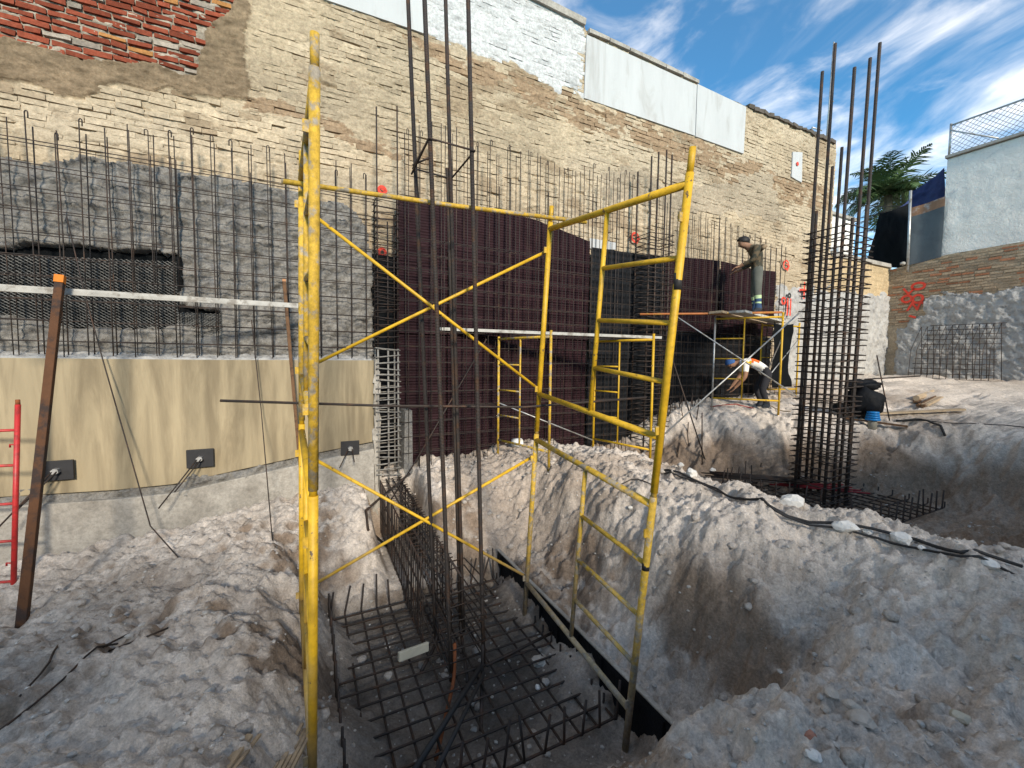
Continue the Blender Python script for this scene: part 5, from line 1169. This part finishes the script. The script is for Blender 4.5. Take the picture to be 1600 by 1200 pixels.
# standing worker on the far scaffold: faces -X (towards the wall end), head bowed, arms forward
feet = Vector((a.x, a.y, 0)); feet = atY(1180, 490, 9.0); feet.z = pz_ - .03 + .0225
w1 = thing('person', 'worker in a brown camouflage jacket and grey trousers standing on the far scaffold, head bowed', 'person', feet)
j = [((0, 0, .92), (.15, .125)), ((-.01, 0, 1.10), (.145, .12)), ((.0, 0, 1.28), (.165, .135)), ((-.09, 0, 1.41), (.13, .11)), ((-.17, 0, 1.47), (.058, .058)), ((-.23, 0, 1.53), (.085, .08)), ((-.28, 0, 1.58), (.09, .082)), ((-.31, 0, 1.63), (.06, .06)),
     ((-.02, .19, 1.40), .075), ((-.10, .23, 1.14), .056), ((-.30, .17, 1.02), .043), ((-.02, -.19, 1.40), .075), ((-.08, -.24, 1.13), .056), ((-.28, -.17, 1.04), .043),
     ((.0, .10, .86), .105), ((-.02, .11, .48), .075), ((.02, .11, .10), .055), ((-.10, .12, .045), (.045, .04)), ((.0, -.10, .86), .105), ((.01, -.11, .48), .075), ((.05, -.11, .10), .055), ((-.07, -.12, .045), (.045, .04)), ((-.335, 0, 1.50), (.022, .022)), ((.05, .11, .04), .045), ((.08, -.11, .04), .045)]
bo = [(0, 1), (1, 2), (2, 3), (3, 4), (4, 5), (5, 6), (6, 7), (3, 8), (8, 9), (9, 10), (3, 11), (11, 12), (12, 13), (0, 14), (14, 15), (15, 16), (16, 17), (0, 18), (18, 19), (19, 20), (20, 21), (5, 22), (16, 23), (20, 24)]
hand(j, bo, 10, (-.9, -.1, -.3), (0, 0, -1), 1); hand(j, bo, 13, (-.9, .1, -.3), (0, 0, -1), -1)
def fm1(bi, t_, c):
    if bi in (0,): return 2 if c.z < .95 else 1
    if bi in (1, 2, 7, 8, 10, 11) or (bi == 3 and t_ < .3): return 1
    if bi in (9, 12): return 1 if t_ < .8 else 0
    if bi in (13, 14, 17, 18): return 2
    if bi in (15, 19): return 3 if .34 < c.z < .40 or .25 < c.z < .28 else (2 if c.z > .40 else 5 if c.z > .14 else 4)
    if bi in (16, 20, 22, 23): return 4
    return 0
skinned('body', j, bo, 0, [SKIN, JACKET, TROUS, BAND, BOOT, BLUE], fm1, w1)
def hair_cap(parent, c, r, back, m):
    bm = bmesh.new(); bmesh.ops.create_uvsphere(bm, u_segments=16, v_segments=10, radius=1)
    for v in bm.verts: v.co = Vector((v.co.x * r[0], v.co.y * r[1], v.co.z * r[2])) * (1 + .04 * math.sin(v.co.x * 40) * math.cos(v.co.y * 31))
    bmesh.ops.bisect_plane(bm, geom=bm.verts[:] + bm.edges[:] + bm.faces[:], plane_co=Vector(back) * -.02, plane_no=Vector(back), clear_inner=True)
    me = bpy.data.meshes.new('hair'); bm.to_mesh(me); bm.free(); me.materials.append(m); me.polygons.foreach_set('use_smooth', [True] * len(me.polygons))
    o = bpy.data.objects.new('hair', me); COL.objects.link(o); o.parent = parent; o.location = c; return o
hair_cap(w1, (-.255, 0, 1.60), (.112, .095, .105), Vector((.35, 0, .93)).normalized(), HAIR)
b = MB().tube([(.02, .12, 1.40), (.09, .02, 1.46), (.10, -.10, 1.42), (.06, -.2, 1.36)], .06, 8, r2=.035); o = b.build('hood', mat('tan_hood', (.22, .16, .10), .9), None, True); o.parent = w1
w1.rotation_euler = (0, 0, -.45); w1.scale = (1.12, 1.12, 1.0)
# crouching worker under the scaffold: bent forward to the left, pale shirt with orange and yellow, blue cap
f2 = atY(1188, 618, 8.75); f2.z = gz(f2.x, f2.y)
w2 = thing('person', 'worker in a blue cap and pale orange-marked shirt bent double under the far scaffold', 'person', f2)
j = [((.10, 0, .80), (.15, .13)), ((-.05, 0, .92), (.145, .12)), ((-.22, 0, .98), (.16, .13)), ((-.36, 0, .97), (.12, .10)), ((-.45, 0, .96), (.055, .055)), ((-.53, 0, .95), (.08, .08)), ((-.61, 0, .93), (.085, .082)), ((-.66, 0, .92), (.05, .05)),
     ((-.32, .19, .95), .072), ((-.36, .23, .68), .052), ((-.50, .16, .48), .041), ((-.32, -.19, .95), .072), ((-.34, -.24, .67), .052), ((-.48, -.16, .47), .041),
     ((.10, .10, .74), .105), ((-.06, .13, .42), .075), ((.06, .12, .10), .055), ((-.06, .13, .045), (.045, .04)), ((.12, -.10, .74), .105), ((.0, -.13, .42), .075), ((.12, -.12, .10), .055), ((.0, -.13, .045), (.045, .04)), ((-.60, 0, .845), (.022, .022)), ((.1, .12, .04), .045), ((.16, -.12, .04), .045)]
bo = [(0, 1), (1, 2), (2, 3), (3, 4), (4, 5), (5, 6), (6, 7), (3, 8), (8, 9), (9, 10), (3, 11), (11, 12), (12, 13), (0, 14), (14, 15), (15, 16), (16, 17), (0, 18), (18, 19), (19, 20), (20, 21), (5, 22), (16, 23), (20, 24)]
hand(j, bo, 10, (-.5, 0, -.8), (-1, 0, 0), 1); hand(j, bo, 13, (-.5, 0, -.8), (-1, 0, 0), -1)
WSH = mat('white_shirt', (.72, .70, .64), .85); ORG = mat('orange_shirt', (.70, .12, .02), .8); YEL = mat('yellow_shirt', (.75, .45, .03), .8); DKT = mat('dark_trousers', (.022, .022, .026), .9)
def fm2(bi, t_, c):
    if bi in (0, 1, 2, 7, 10) or (bi == 3 and t_ < .3): return 2 if (-.22 < c.x < -.04 and c.z > .98) else (3 if (-.34 < c.x < -.2 and c.z < .99) else 1)
    if bi in (8, 11): return 1 if t_ < .6 else 0
    if bi in (13, 14, 15, 17, 18, 19): return 4
    if bi in (16, 20, 22, 23): return 5
    return 0
skinned('body', j, bo, 0, [SKIN, WSH, ORG, YEL, DKT, BOOT], fm2, w2)
hair_cap(w2, (-.595, 0, .955), (.105, .098, .11), Vector((-.35, 0, .93)).normalized(), mat('blue_cap', (.03, .09, .25), .8))
w2.rotation_euler = (0, 0, -.35)
